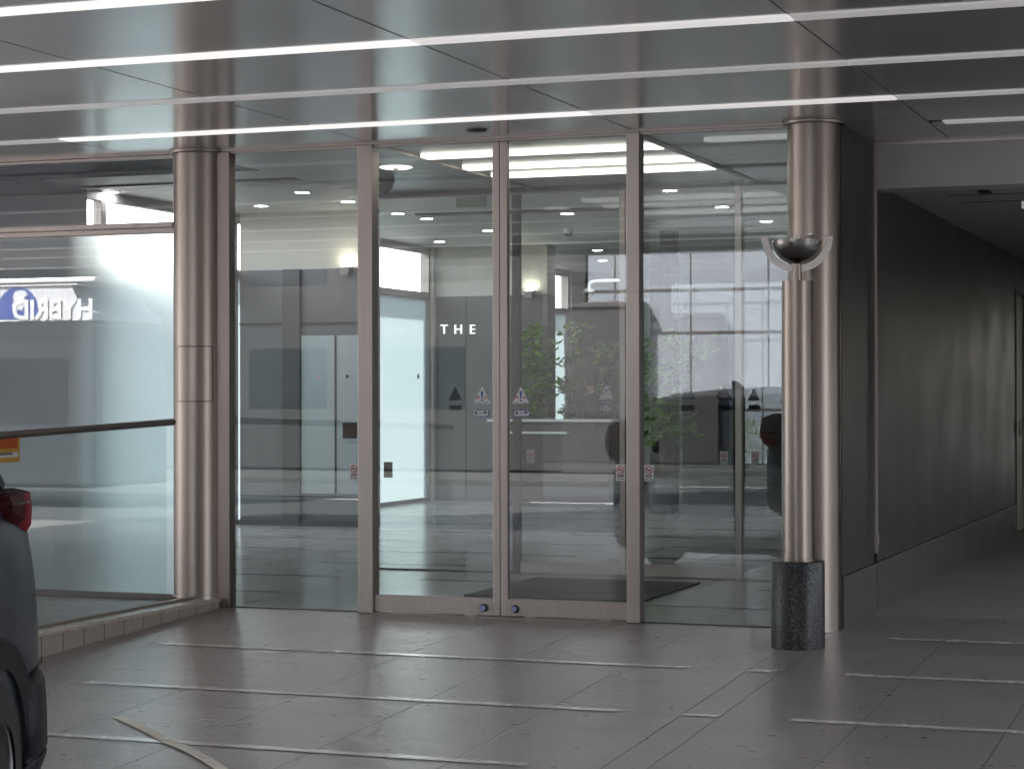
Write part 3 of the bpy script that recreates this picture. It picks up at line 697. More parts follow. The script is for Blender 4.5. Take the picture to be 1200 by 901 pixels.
# partition with panels; the pale one is a painted reflection
pt = thing('lobby_partition', 'lobby partition of dark panels with a pale panel painted as a reflection and a beige top', 'partition', (-10.6, 8.4, 0))
PE, PY = -9.60, 8.3
MB().box(-11.3, PE, PY, PY + .16, 0, 2.94).build('wall_face', PANELG, pt); MB().box(-11.3, PE, PY, PY + .16, 2.94, LC).build('upper_wall', BEIGE, pt)
MB().box(-11.3, PE, PY - .02, PY, 2.31, 2.33).build('groove', GAP, pt)
MB().box(-10.73, -10.51, PY - .06, PY - .002, 0, 2.94).build('pilaster', PANELD, pt, bevel=.004)
MB().box(-10.505, PE - .02, PY - .025, PY - .002, .38, 2.18).build('reflection_panel', PANELP, pt, bevel=.004)
MB().box(-10.08, -10.06, PY - .035, PY - .024, .38, 2.18).build('groove', GAP, pt)
MB().box(-11.3, PE, PY - .03, PY - .002, 0, .07).build('skirting', PANELD, pt)
# back wall block with letters
bk = thing('lobby_back_wall', 'dark taupe lobby back wall carrying white letters, beige above', 'wall', (-10.6, 14.4, 0))
MB().box(-11.3, -9.62, 14.25, 14.6, 0, 2.90).build('wall_face', TAUPE, bk); MB().box(-11.3, -9.62, 14.25, 14.6, 2.90, LC).build('upper_wall', BEIGE, bk)
MB().box(-11.3, -9.62, 14.23, 14.25, 0, .08).build('skirting', PANELD, bk)
for x in (-10.85, -10.30): MB().box(x, x + .012, 14.243, 14.25, .08, 2.90).build('groove', GAP, bk)
# far end and right side
fe = thing('lobby_end_wall', 'grey wall closing the far end of the lobby', 'wall', (-7, 31, 0))
MB().box(-11.6, -2.85, 31, 31.2, 0, LC).build('wall_face', TAUPE, fe)
rs = thing('lobby_right_wall', 'pale lobby wall behind the dark passage wall', 'wall', (-2.87, 15, 0))
MB().box(-2.885, -2.845, 3.34, 31, 0, LC).build('wall_face', BEIGE, rs); MB().box(-2.885, -2.845, .17, 3.25, 0, H).build('wall_face', PANELG, rs)
for i, (x, y, w, l) in enumerate(((-8.95, 17.5, .22, 'dark square pillar standing by the reception counter'), (-7.35, 12.5, .2, 'slim dark pillar seen behind the inner glass doors'), (-9.9, 20.6, .5, 'broad beige pillar beside the far frosted window'))):
    t = thing('lobby_pillar', l, 'pillar', (x, y, 0), None)
    MB().box(x - w / 2, x + w / 2, y - w / 2, y + w / 2, 0, LC).build('shaft', BEIGE if i == 2 else PANELD, t, bevel=.006)
    MB().box(x - w / 2 - .01, x + w / 2 + .01, y - w / 2 - .01, y + w / 2 + .01, 0, .09).build('skirting', TAUPE, t)

# downlights: one built, the rest copied
def downlight(x, y, z):
    t = thing('downlight', '', 'ceiling light', (x, y, z), 'round downlights in the lobby ceiling')
    MB().lathe([(.062, -.002), (.08, -.010), (.088, -.008), (.09, -.0005), (.062, -.0005)], 0, 0, 28).build('trim_ring', WHITE, t, smooth=True, local=True, fix=True)
    MB().lathe([(0, -.006), (.074, -.006), (.074, -.004)], 0, 0, 28).build('lens', DL, t, smooth=True, local=True, fix=True)
    return t
DLS = [(-9.75, 2.6, 'downlight by the frosted bay, just over the clear upper strip'), (-10.6, 3.9, 'downlight seen lower in the clear strip of the frosted bay'),
       (-8.45, 3.3 + .6, 'downlight highest in the fixed pane by the column'), (-8.63, 5.3, 'downlight above the dark partition near the first mullion'),
       (-9.95, 6.3, 'middle downlight in front of the dark partition'), (-11.0, 6.8, 'lowest downlight in the fixed pane by the column'),
       (-8.55, 6.6, 'downlight above the lobby floor inside the door leaf with the left arrow'), (-8.6, 9.3, 'downlight in line with the clear upper window'),
       (-10.0, 11.5, 'downlight next to the head of the bright window'), (-8.6, 8.2, 'downlight half hidden by the meeting stiles of the doors'),
       (-7.0, 7.2, 'brightest downlight inside the door leaf with the right arrow'), (-8.35, 12.6, 'downlight over the reception counter'),
       (-9.0, 15.2, 'downlight beside the dark pillar'), (-5.4, 5.6, 'downlight highest in the pane behind the bowl lamp'),
       (-5.3, 7.6, 'middle downlight in the pane behind the bowl lamp'), (-5.25, 9.6, 'downlight closest to the rim of the bowl lamp')]
DLPX = [(160, 190), (130, 225), (301, 212), (408, 236), (354, 225), (306, 241), (466, 250), (500, 256), (515, 283), (572, 270), (665, 250), (700, 293), (706, 305), (785, 223), (846, 242), (898, 259)]
# ------------------------------------------------------------------ camera
F_PX, YAW, PITCH, ROLL, D = 2433.06, .354804, .0050224, -.0016762, 13.1411
fwd = Vector((-math.sin(YAW) * math.cos(PITCH), math.cos(YAW) * math.cos(PITCH), math.sin(PITCH)))
rgt = Vector((math.cos(YAW), math.sin(YAW), 0)); up = rgt.cross(fwd)
r2 = rgt * math.cos(ROLL) + up * math.sin(ROLL); u2 = -rgt * math.sin(ROLL) + up * math.cos(ROLL)
CAM = Vector((0, -D, 1.5))
cam = bpy.data.cameras.new('camera'); co = bpy.data.objects.new('camera', cam); C.objects.link(co)
co.matrix_world = Matrix(((r2.x, u2.x, -fwd.x, CAM.x), (r2.y, u2.y, -fwd.y, CAM.y), (r2.z, u2.z, -fwd.z, CAM.z), (0, 0, 0, 1)))
cam.sensor_fit = 'HORIZONTAL'; cam.sensor_width = 36; cam.lens = 36 * F_PX / 1200; cam.clip_start = .05; cam.clip_end = 2000
scene.camera = co
def at(px, py, axis, val):
    """the point where the line of sight through a photograph pixel meets a wall or ceiling plane"""
    d = fwd + r2 * ((px - 600) / F_PX) - u2 * ((py - 450.5) / F_PX)
    t = (val - CAM[axis]) / d[axis]; return CAM + d * t

sg = thing('lobby_sign', 'white letters THE on the dark lobby back wall', 'sign', (-11.0, 14.22, 2.4))
for ch, x in (('T', 520.5), ('H', 537), ('E', 553.5)):
    text_mb(ch, .19, .03, .0).xf(Matrix.Translation(at(x, 386.5, 1, 14.225))).build('letter', LETTER, sg)
qa, qb, qc = at(23, 510, 0, -7.2045), at(23, 541, 0, -7.2045), at(-14, 510, 0, -7.2045)
y1, y0, zt_, zb_ = qa.y, qc.y, qa.z, qb.z
st = MB().box(-7.2045, -7.203, y0, y1, zb_, zt_).build('warning_sticker', STK_Y, bl)
MB().box(-7.203, -7.2018, y0 + .02, y1 - .025, zb_ + (zt_ - zb_) * .52, zt_ - .014).build('orange_panel', STK_O, st)
MB().box(-7.203, -7.2018, y0 + .02, y1 - .02, zb_ + .03, zb_ + (zt_ - zb_) * .38).build('text_strip', STK_W, st)
for i in range(9): MB().box(-7.2018, -7.2012, y0 + .04 + i * .024, y0 + .056 + i * .024, zb_ + .045, zb_ + .06).build('lettering', STK_K, st)
def dot(q, axis, parent, m, r=.02):
    d = MB().lathe([(0, .003), (r, .003), (r, 0), (0, 0)], 0, 0, 20)
    d.xf(Matrix.Translation(q) @ (Matrix.Rotation(PI / 2, 4, 'X') if axis == 'y' else Matrix.Rotation(PI / 2, 4, 'Y'))); d.build('marker_reflection_dot', m, parent, fix=True)
q = at(374, 441, 1, -.006); dot(q, 'y', p1, STK_W, .02); q = at(407, 441, 1, -.006); dot(q, 'y', p1, STK_BK, .012)  # painted dots standing in for reflections on the pane
q = at(490, 441, 0, XWIN + .0065); dot(q, 'x', ww, STK_K, .035)
proto = None
for (x, y, l), (px, py) in zip(DLS, DLPX):
    q = at(px, py, 2, LC)
    if q.y < 3.4 and q.x > -7.4: q = at(px, py, 2, H)
    loc = (q.x, q.y, q.z - .0005)
    if proto is None: proto = downlight(*loc); o = proto
    else: o = copy_tree(proto); o.location = loc
    o['label'] = l
def disc_lamp(px, py, label, z):
    q = at(px, py, 2, z); t = thing('round_ceiling_light', label, 'ceiling light', (q.x, q.y, z))
    MB().lathe([(0, -.012), (.10, -.012), (.125, -.004), (.125, -.0005)], 0, 0, 32).build('lens', LITV, t, smooth=True, local=True, fix=True)
    MB().lathe([(0, -.02), (.02, -.02), (.02, -.012)], 0, 0, 16).build('sensor_eye', BLACKP, t, smooth=True, local=True, fix=True)
disc_lamp(464, 196, 'wide flat lit ceiling disc just inside the doors, beside the dark dome camera', H)

# dome cameras
def dome(q, label, r=.07):
    t = thing('security_camera', label, 'security camera', q)
    MB().lathe([(0, -.0), (r * 1.15, -.0), (r * 1.15, -.045), (r, -.055)], 0, 0, 28).build('housing', WHITE if r < .08 else POT, t, smooth=True, local=True, fix=True)
    MB().lathe([(r * math.cos(a), -.055 - r * .9 * math.sin(a)) for a in [PI / 2 * i / 8 for i in range(9)]], 0, 0, 28).build('dome', BLACKP, t, smooth=True, local=True, fix=True)
    return t
q = at(448, 208, 2, H); dome((q.x, q.y, H - .0005), 'dark dome camera on the ceiling behind the first mullion', .085)
q = at(690, 339, 1, 16.0)
t = dome((q.x, q.y, q.z), 'white dome camera on a bent bracket beside the dark pillar', .075)
MB().tube([(0, 0, 0), (0, 0, .06), (.03, 0, .10), (.12, 0, .115), (.55, 0, .115)], .028, 12).build('bracket', WHITE, t, smooth=True, local=True)
q = at(666, 268, 2, LC); t = dome((q.x, q.y, LC - .0005), 'small pale dome camera on the lobby ceiling above the right door leaf', .055)
ex = at(552, 237, 2, LC - .1)
t = thing('exit_lightbox', 'small pale unlit exit box hanging from the lobby ceiling', 'sign', (ex.x, ex.y, LC))
MB().box(-.16, .16, -.03, .03, -.16, -.03).build('box', mat('exit_box', (.45, .47, .36), .4), t, local=True, bevel=.006)
MB().box(-.01, .01, -.01, .01, -.03, -.0005).build('hanger', WHITE, t, local=True)

# wall uplights
def uplight(x, y, z, label):
    t = thing('wall_uplight', label, 'wall light', (x, y, z), None)
    MB().prism([(-.05, -.10), (.05, -.10), (.07, .0), (-.07, .0)], 'y', -.11, -.002).build('shade', STEEL_D, t, local=True, bevel=.006)
    MB().box(-.05, .05, -.095, -.02, .0005, .004).build('lens', LEDLENS, t, local=True)
q = at(408, 313, 1, 8.27); uplight(q.x, 8.27, q.z, 'lit wall uplight throwing a warm glow on the partition')
q = at(622, 341, 1, 14.23); uplight(q.x, 14.23, q.z, 'lit wall uplight at the end of the lobby back wall')

# ------------------------------------------------------------------ reception counter, person, plants
rc = thing('reception_counter', 'dark reception counter with a pale top in the lobby', 'counter', (-9.2, 13.4, 0))
MB().box(-10.0, -8.35, 13.1, 13.65, .08, 1.10).build('body', COUNTER, rc, bevel=.006)
MB().box(-9.95, -8.40, 13.15, 13.6, 0, .08).build('skirting', BLACKP, rc)
MB().box(-10.05, -8.28, 13.0, 13.7, 1.14, 1.172).build('top', CTOP, rc, bevel=.006)
MB().box(-10.0, -8.35, 13.15, 13.6, 1.10, 1.14).build('shadow_gap', BLACKP, rc)
MB().box(-9.75, -8.9, 12.97, 13.11, .98, 1.01).build('shelf', CTOP, rc, bevel=.004)

def person(loc, rot, label):
    me = bpy.data.meshes.new('person')
    # joints: position and radius
    J = [((0, 0, .96), .135, .105), ((0, 0, 1.12), .13, .10), ((0, .0, 1.30), .165, .11), ((0, 0, 1.44), .13, .085), ((0, .01, 1.50), .058, .058), ((0, .015, 1.56), .056, .056),
         ((.09, 0, .90), .095, .10), ((.10, .01, .50), .062, .065), ((.105, -.01, .10), .044, .048), ((.11, .10, .04), .042, .032), ((.115, .17, .03), .035, .022),
         ((-.09, 0, .90), .095, .10), ((-.10, .02, .50), .062, .065), ((-.105, .0, .10), .044, .048), ((-.11, .11, .04), .042, .032), ((-.115, .18, .03), .035, .022),
         ((.205, 0, 1.42), .062, .062), ((.245, .04, 1.15), .047, .047), ((.20, .28, 1.13), .036, .036),
         ((-.205, 0, 1.42), .062, .062), ((-.25, -.02, 1.14), .047, .047), ((-.25, .06, .90), .034, .034)]
    E = [(0, 1), (1, 2), (2, 3), (3, 4), (4, 5), (0, 6), (6, 7), (7, 8), (8, 9), (9, 10), (0, 11), (11, 12), (12, 13), (13, 14), (14, 15), (3, 16), (16, 17), (17, 18), (3, 19), (19, 20), (20, 21)]
    me.from_pydata([j[0] for j in J], E, []); o = bpy.data.objects.new('person', me); C.objects.link(o)
    o.modifiers.new('skin', 'SKIN'); s = o.modifiers.new('smooth', 'SUBSURF'); s.levels = s.render_levels = 2
    for i, j in enumerate(J): me.skin_vertices[0].data[i].radius = (j[1], j[2])
    me.skin_vertices[0].data[0].use_root = True
    dg = bpy.context.evaluated_depsgraph_get(); m2 = bpy.data.meshes.new_from_object(o.evaluated_get(dg))
    o.modifiers.clear(); o.data = m2; m2.name = 'person'
    # head joined into the same continuous body mesh
    bm = bmesh.new(); bm.from_mesh(m2)
    ret = bmesh.ops.create_uvsphere(bm, u_segments=20, v_segments=16, radius=.1)
    for v in ret['verts']:
        c = v.co; z = c.z
        x = c.x * .76; y = c.y * .98; z = c.z * 1.22
        if z < 0: x *= 1 + z * 2.2; y = y * (1 + z * 1.2) + (.012 if y > 0 else 0)
        if y > .07 and abs(x) < .022 and -.045 < z < .012: y += .020 * (1 - abs(x) / .022)
        if y > .07 and .004 < z < .03 and .015 < abs(x) < .05: y -= .008
        if abs(x) > .068 and abs(y) < .03 and -.03 < z < .03: x *= 1.16
        v.co = (x, y + .035, z + 1.675)
    bm.to_mesh(m2); bm.free()
    m2.materials.clear()
    for m in (SUIT, SKIN, SHIRT, BLACKP): m2.materials.append(m)
    for p in m2.polygons:
        c = p.center
        p.material_index = 1 if c.z > 1.525 else (2 if (c.z > 1.44 and c.y > .03 and abs(c.x) < .06) else (3 if c.z < .075 else 0)); p.use_smooth = True
    o.location = loc; o.rotation_euler = (0, 0, rot); tag(o, label, 'person')
    hm = MB(); pr = []
    for i in range(11):
        a = PI / 2 * i / 10; pr.append((max(.001, .104 * math.cos(a)), .128 * math.sin(a)))
    hm.lathe([(.09, -.07), (.102, -.04)] + pr, 0, 0, 24)
    hm.v = [(x * .82, (y * 1.0 - .012) if y > -.0 else y * 1.06 - .012, z + (.05 if y > .05 and z < .06 else 0)) for x, y, z in hm.v]
    hm.xf(Matrix.Translation((0, .03, 1.69))).build('hair', HAIR, o, smooth=True, local=True)
    # hands: palm plus five fingers each, skin grown together
    for side, base, dirv in ((1, Vector((.20, .30, 1.13)), Vector((-.25, .95, .0))), (-1, Vector((-.25, .065, .88)), Vector((0, .15, -.98)))):
        hb = MB(); dirv.normalize(); sidev = dirv.cross(Vector((0, 0, 1)) if abs(dirv.z) < .8 else Vector((0, 1, 0))).normalized()
        hb.tube([base - dirv * .02, base + dirv * .03, base + dirv * .085], [.026, .033, .030], 10)
        for k, ln in enumerate((.066, .076, .07, .055)):
            b = base + dirv * .08 + sidev * (.021 - .014 * k); dn = dirv.cross(sidev).normalized()
            if dn.z > 0: dn = -dn
            hb.tube([b - dirv * .02, b + dirv * ln * .5, b + dirv * ln + dn * .018], [.009, .008, .006], 8)
        b = base + dirv * .02 + sidev * .028
        hb.tube([b - sidev * .02, b + sidev * .02 + dirv * .025, b + sidev * .022 + dirv * .06], [.012, .010, .007], 8)
        hb.build('hand', SKIN, o, smooth=True, local=True)
    return o
q = at(694, 500, 1, 14.3)
person((q.x, 14.3, 0), math.radians(55), 'person in a black suit with short black hair standing at the reception counter')

def leaf_tree(name, loc, h, spread, n, label, cat='plant', pot=True, seed=1, leafm=LEAF1, trunk_h=.35, leaf=.09, group=None, tr=.018):
    rnd = random.Random(seed)
    t = thing(name, label, cat, loc, group)
    z0 = 0.
    if pot:
        MB().lathe([(0, 0), (.15, 0), (.2, .42), (.205, .44), (.18, .44), (.175, .40), (0, .40)], 0, 0, 28).build('pot', POT, t, smooth=True, local=True, fix=True)
        MB().lathe([(0, .405), (.174, .405)], 0, 0, 20).build('soil', SOIL, t, local=True, fix=True); z0 = .40
    tb = MB(); tips = []
    for k in range(5):
        a = k * 2.4 + rnd.random(); top = z0 + (h - z0) * (.72 + .28 * rnd.random()); rr = spread * (.25 + .5 * rnd.random())
        p = [Vector((.02 * math.cos(a), .02 * math.sin(a), z0))]
        for i in range(1, 6):
            f = i / 5; p.append(Vector((rr * f ** 1.6 * math.cos(a + f * .5), rr * f ** 1.6 * math.sin(a + f * .5), z0 + (top - z0) * f)))
        tb.tube(p, [tr * (1 - .16 * i) for i in range(6)], 6); tips.append(p)
        for i in range(2, 6):
            for _ in range(2):
                b = rnd.random() * 6.28; q = p[i] + Vector((math.cos(b), math.sin(b), .3)) * spread * .4 * (.5 + rnd.random())
                tb.tube([p[i], (p[i] + q) / 2 + Vector((0, 0, .03)), q], [tr * .4, tr * .3, tr * .15], 5); tips.append([p[i], q])
    tb.build('stem' if pot else 'trunk', BARK, t, local=True, smooth=True)
    lm = MB()
    for _ in range(n):
        p = rnd.choice(tips); i = rnd.randrange(max(1, len(p) - 3) if len(p) > 2 else 0, len(p)) if len(p) > 2 else 1
        f = rnd.random(); base = p[i - 1].lerp(p[i], f) if i > 0 else p[i]
        if (base.z - z0) / (h - z0) < trunk_h and rnd.random() < .85: continue
        c = base + Vector((rnd.gauss(0, 1), rnd.gauss(0, 1), rnd.gauss(0, .8))) * spread * .16
        s = leaf * (.6 + .8 * rnd.random()); a = rnd.random() * 6.28; tilt = rnd.uniform(-.9, .5)
        d = Vector((math.cos(a) * math.cos(tilt), math.sin(a) * math.cos(tilt), math.sin(tilt))); w = d.cross(Vector((rnd.gauss(0, .4), rnd.gauss(0, .4), 1))).normalized()
        nrm = d.cross(w)
        pts = [c, c + d * s * .35 + w * s * .24 + nrm * s * .05, c + d * s * .75 + w * s * .17, c + d * s - nrm * s * .12, c + d * s * .75 - w * s * .17, c + d * s * .35 - w * s * .24 + nrm * s * .05]
        lm.face(pts, 0 if rnd.random() < .65 else 1)
    lm.build('leaves' if pot else 'crown', [leafm, LEAF2], t, local=True)
    return t
def pl(px, y, h, spread, n, label, seed):
    q = at(px, 500, 1, y); leaf_tree('potted_plant', (q.x, y, 0), h, spread, n, label, seed=seed, leaf=.17, group='potted plants in the lobby', trunk_h=.3)
pl(629, 13.9, 2.45, .28, 420, 'tall leafy potted plant behind the reception counter by the back wall', 3)
pl(668, 18.6, 2.6, .32, 220, 'potted plant with light green leaves beside the far frosted window', 5)
pl(716, 16.5, 2.25, .34, 240, 'airy potted plant behind the person in the suit', 8)
pl(776, 12.2, 2.3, .6, 420, 'bushy potted plant seen through the pane behind the bowl lamp', 11)

# ------------------------------------------------------------------ tape on the ground
tp = MB(); cl = [(-5.57, -3.90), (-5.46, -3.985), (-5.33, -4.09), (-5.2, -4.20), (-5.06, -4.335), (-4.9, -4.46), (-4.76, -4.575), (-4.62, -4.70), (-4.47, -4.85), (-4.30, -5.05)]
for i in range(len(cl) - 1):
    a, b = Vector((*cl[i], 0)), Vector((*cl[i + 1], 0)); d = (b - a).normalized(); w = Vector((-d.y, d.x, 0)) * .028
    r = [a + w, a - w, b - w, b + w]
    zz = lambda p: gz(p.y) + .0075 + .0006 * (i % 2)
    tp.face([(p.x, p.y, zz(p)) for p in r][::-1])
o = tp.build('tape_strip', TAPE, fix=True); s = o.modifiers.new('thick', 'SOLIDIFY'); s.thickness = .0012
tag(o, 'crooked strip of cream masking tape stuck on the paving', 'tape')

# ------------------------------------------------------------------ parked car (x forward, y to its left)
def parked_car(loc, rot, label, paint=PAINT):
    t = thing('parked_car', label, 'car', loc, None, rot)
    W = .92
    # stations: x, half width factor, bottom z, belt z, roof z (0 = no cabin)
    S = [(-2.30, .78, .46, 1.22, .0), (-2.26, .91, .34, 1.31, 0), (-2.14, .98, .28, 1.37, 0), (-1.85, 1.0, .28, 1.37, 0), (-1.4, 1.01, .30, 1.34, 0), (-.6, 1.0, .27, 1.26, 0), (.4, .995, .27, 1.20, 0),
         (1.0, 1.0, .28, 1.14, 0), (1.45, 1.01, .30, 1.09, 0), (1.95, .97, .26, 1.02, 0), (2.2, .87, .27, .92, 0), (2.30, .70, .34, .78, 0)]
    mb = MB(); ring = []
    for x, wf, zb, zt, _ in S:
        w = W * wf
        half = [(0, zb), (w * .6, zb), (w * .93, zb + .02), (w * .985, zb + .12), (w * 1.0, zb + (zt - zb) * .40), (w * .985, zt - .38), (w * .955, zt - .20), (w * .93, zt - .10), (w * .87, zt - .005), (w * .6, zt + .02), (0, zt + .03)]
        ring.append([(x, y, z) for y, z in half] + [(x, -y, z) for y, z in half[-2:0:-1]])
    n = len(ring[0])
    for r in ring: mb.v += r
    for i in range(len(ring) - 1):
        for k in range(n):
            j = (k + 1) % n; mb.f.append((i * n + k, (i + 1) * n + k, (i + 1) * n + j, i * n + j)); mb.m.append(0)
    mb.f.append(tuple(range(n))); mb.f.append(tuple((len(ring) - 1) * n + k for k in range(n))[::-1]); mb.m += [0, 0]
    mb.build('body', paint, t, smooth=True, local=True, sub=2, fix=True)
    cab = [(-2.22, .66, 1.30, 1.36), (-2.08, .70, 1.31, 1.54), (-1.93, .71, 1.31, 1.66), (-1.5, .72, 1.30, 1.735), (-.6, .74, 1.22, 1.76), (.2, .735, 1.17, 1.73), (.55, .72, 1.14, 1.63), (1.05, .72, 1.10, 1.34), (1.32, .70, 1.08, 1.14)]
    def cabin(scale, zadd, nm, m, rng, sill=False):
        mb = MB(); ring = []
        for x, wf, zb, zt in rng:
            w = W * wf * scale; k = (zt - zb)
            half = [(0, zb - .04), (w * 1.06, zb - .04), (w * 1.05, zb + k * .1), (w * .96, zb + k * .6), (w * .88, zb + k * .88), (w * .74, zt + zadd), (0, zt + .02 + zadd)]
            ring.append([(x, y, z) for y, z in half] + [(x, -y, z) for y, z in half[-2:0:-1]])
        n = len(ring[0])
        for r in ring: mb.v += r
        for i in range(len(ring) - 1):
            for k in range(n):
                j = (k + 1) % n; mb.f.append((i * n + k, (i + 1) * n + k, (i + 1) * n + j, i * n + j)); mb.m.append(0)
        mb.f.append(tuple(range(n))); mb.f.append(tuple((len(ring) - 1) * n + k for k in range(n))[::-1]); mb.m += [0, 0]
        return mb.build(nm, m, t, smooth=True, local=True, sub=2, fix=True)
    cabin(1.0, 0, 'glasshouse', CARGLASS, cab)
    # roof skin and pillars in body colour
    rf = MB()
    R = [(-2.16, .50, 1.60), (-1.9, .56, 1.705), (-1.5, .60, 1.765), (-.6, .62, 1.79), (.1, .61, 1.765), (.5, .58, 1.67)]
    for (x0, w0, z0), (x1, w1, z1) in zip(R[:-1], R[1:]):
        for s in (1, -1):
            rf.face([(x0, 0, z0 + .015), (x1, 0, z1 + .015), (x1, s * w1, z1 - .03), (x0, s * w0, z0 - .03)][::s])
            rf.face([(x0, s * w0, z0 - .03), (x1, s * w1, z1 - .03), (x1, s * (w1 + .05), z1 - .12), (x0, s * (w0 + .05), z0 - .12)][::s])
    o = rf.build('roof', paint, t, smooth=True, local=True, fix=True); so = o.modifiers.new('thick', 'SOLIDIFY'); so.thickness = .03
    for s in (1, -1):
        MB().tube([(-2.14, s * .70, 1.35), (-2.02, s * .645, 1.52), (-1.86, s * .58, 1.67)], [.055, .055, .045], 8).build('pillar', paint, t, smooth=True, local=True)
        MB().tube([(-.5, s * .735, 1.24), (-.45, s * .69, 1.47), (-.42, s * .62, 1.71)], .028, 8).build('pillar', BLACKP, t, smooth=True, local=True)
        MB().tube([(1.25, s * .68, 1.12), (.9, s * .64, 1.40), (.48, s * .59, 1.66)], .032, 8).build('pillar', paint, t, smooth=True, local=True)
        # wheel arch cladding, liner and wheel
        for xw in (-1.36, 1.42):
            a = MB(); n = 26; r0, r1 = .385, .50
            yo = s * .905; yi = s * .60
            angs = [math.radians(-28 + 236 * i / n) for i in range(n + 1)]
            for i in range(n):
                P = []
                for an in (angs[i], angs[i + 1]):
                    ca_, sa_ = math.cos(an), math.sin(an)
                    rz_ = r1 + (.05 if sa_ < 0.2 else 0) * (1 if abs(ca_) > .3 else 0)
                    P.append([(xw + r0 * ca_, yo + s * .028, .36 + r0 * sa_), (xw + (r1 - .02) * ca_, yo + s * .040, .36 + (r1 - .02) * sa_), (xw + r1 * ca_, yo + s * .005, .36 + r1 * sa_), (xw + r0 * ca_, yi, .36 + r0 * sa_)])
                for k in range(3):
                    k2, k1 = (k + 1), k
                    a.face([P[0][k1], P[0][k2], P[1][k2], P[1][k1]])
                a.face([P[0][3], P[0][0], P[1][0], P[1][3]])
            a.build('wheel_arch', CLAD, t, smooth=True, local=True, fix=True)
            ln = MB(); ln.lathe([(0, 0), (.392, 0)], 0, 0, 36); ln.xf(Matrix.Translation((xw, s * .915, .37)) @ Matrix.Rotation(PI / 2, 4, 'X'))
            ln.build('arch_liner', BLACKP, t, local=True)
            w = MB().lathe([(.20, -.0), (.29, -.0), (.335, .012), (.352, .05), (.355, .10), (.352, .17), (.335, .21), (.2, .22)], 0, 0, 40)
            M_ = Matrix.Translation((xw, s * .935, .355)) @ Matrix.Rotation(s * PI / 2, 4, 'X')
            w.xf(M_); tw = w.build('wheel', TYRE, t, smooth=True, local=True, fix=True)
            rm = MB().lathe([(0, .03), (.05, .022), (.06, .04), (.19, .05), (.205, .012), (.225, .004), (.235, .015), (.235, .06)], 0, 0, 40); rm.xf(M_); rm.build('rim', RIM, tw, smooth=True, local=True, fix=True)
        # sill and bumper cladding
        MB().box(-.9, .95, s * .89 - .03, s * .89 + .045, .24, .42).build('sill_cladding', CLAD, t, local=True, bevel=.015)
        MB().box(.62, .82, s * 1.0 - .10, s * 1.0 + .10, 1.16, 1.32).build('door_mirror', paint, t, local=True, bevel=.05)
        for xh in (-.35, .65): MB().tube([(xh - .12, s * .90, 1.0), (xh - .09, s * .935, 1.005), (xh + .09, s * .935, 1.005), (xh + .12, s * .90, 1.0)], .014, 8).build('door_handle', paint, t, smooth=True, local=True)
    # rear bumper cladding
    bp = MB()
    prof = [(-2.335, .30), (-2.345, .40), (-2.33, .52), (-2.30, .60)]
    path = []
    outline = [(-1.74, .925), (-1.90, .93), (-2.06, .912), (-2.19, .84), (-2.26, .70), (-2.30, .4), (-2.31, 0)]
    outline = outline + [(x, -y) for x, y in outline[-2::-1]]
    zs = [(.20, -.07), (.25, -.01), (.33, .020), (.35, .022), (.352, .012), (.365, .012), (.367, .024), (.50, .022), (.62, .014), (.665, -.006)]
    rows = []
    for z, off in zs:
        row = []
        for i, (x, y) in enumerate(outline):
            a = outline[max(i - 1, 0)]; b = outline[min(i + 1, len(outline) - 1)]
            d = Vector((b[0] - a[0], b[1] - a[1], 0)).normalized(); nr = Vector((d.y, -d.x, 0))
            if nr.x > 0 and abs(y) < .5: nr = -nr
            sgn = -1 if (nr.x * (x + 1.5) + nr.y * y) < 0 else 1
            row.append((x + nr.x * off * sgn, y + nr.y * off * sgn, z))
        rows.append(row)
    k = len(outline)
    for r in rows: bp.v += r
    for i in range(len(rows) - 1):
        for j in range(k - 1): bp.f.append((i * k + j, i * k + j + 1, (i + 1) * k + j + 1, (i + 1) * k + j)); bp.m.append(0)
    ob = bp.build('rear_bumper', CLAD, t, smooth=True, local=True, fix=True); so = ob.modifiers.new('thick', 'SOLIDIFY'); so.thickness = .03; so.offset = -1
    # tail lamps, wrapping round the corner
    for s in (1, -1):
        lm = MB()
        O = [(-1.72, .862), (-1.90, .868), (-2.06, .858), (-2.17, .82), (-2.245, .74), (-2.28, .62), (-2.295, .5)]
        top = [1.372, 1.378, 1.382, 1.38, 1.375, 1.365, 1.355]
        bot = [1.27, 1.225, 1.18, 1.15, 1.165, 1.20, 1.225]
        rows = [top, [b + (a - b) * .93 for a, b in zip(top, bot)], [b + (a - b) * .62 for a, b in zip(top, bot)], [b + (a - b) * .3 for a, b in zip(top, bot)], bot]
        offs = [-.05, .012, .022, .018, -.03]
        base = 0; kk = len(O)
        for r, of in zip(rows, offs):
            for (x, y), z in zip(O, r):
                d = Vector((x + 1.5, y * .9, 0)); d = Vector((-.75 if x < -2.0 else -.15, .65 if x < -2.0 else 1, 0)).normalized()
                lm.v.append((x + d.x * of, s * (y + d.y * of), z - .02))
        for i in range(4):
            for j in range(kk - 1):
                q_ = (i * kk + j, i * kk + j + 1, (i + 1) * kk + j + 1, (i + 1) * kk + j)
                lm.f.append(q_ if s > 0 else q_[::-1]); lm.m.append(1 if i == 0 or j < 1 else 0)
        o = lm.build('tail_lamp', [TAILRED, TAILDK], t, smooth=True, local=True, fix=True)
        so = o.modifiers.new('thick', 'SOLIDIFY'); so.thickness = .12; so.offset = -1 if s > 0 else 1
        sm = MB(); sm.tube([(-1.80, s * .935, .69), (-1.95, s * .94, .70), (-2.05, s * .915, .705)], .0025, 6); sm.build('panel_seam', GAP, t, smooth=True, local=True)
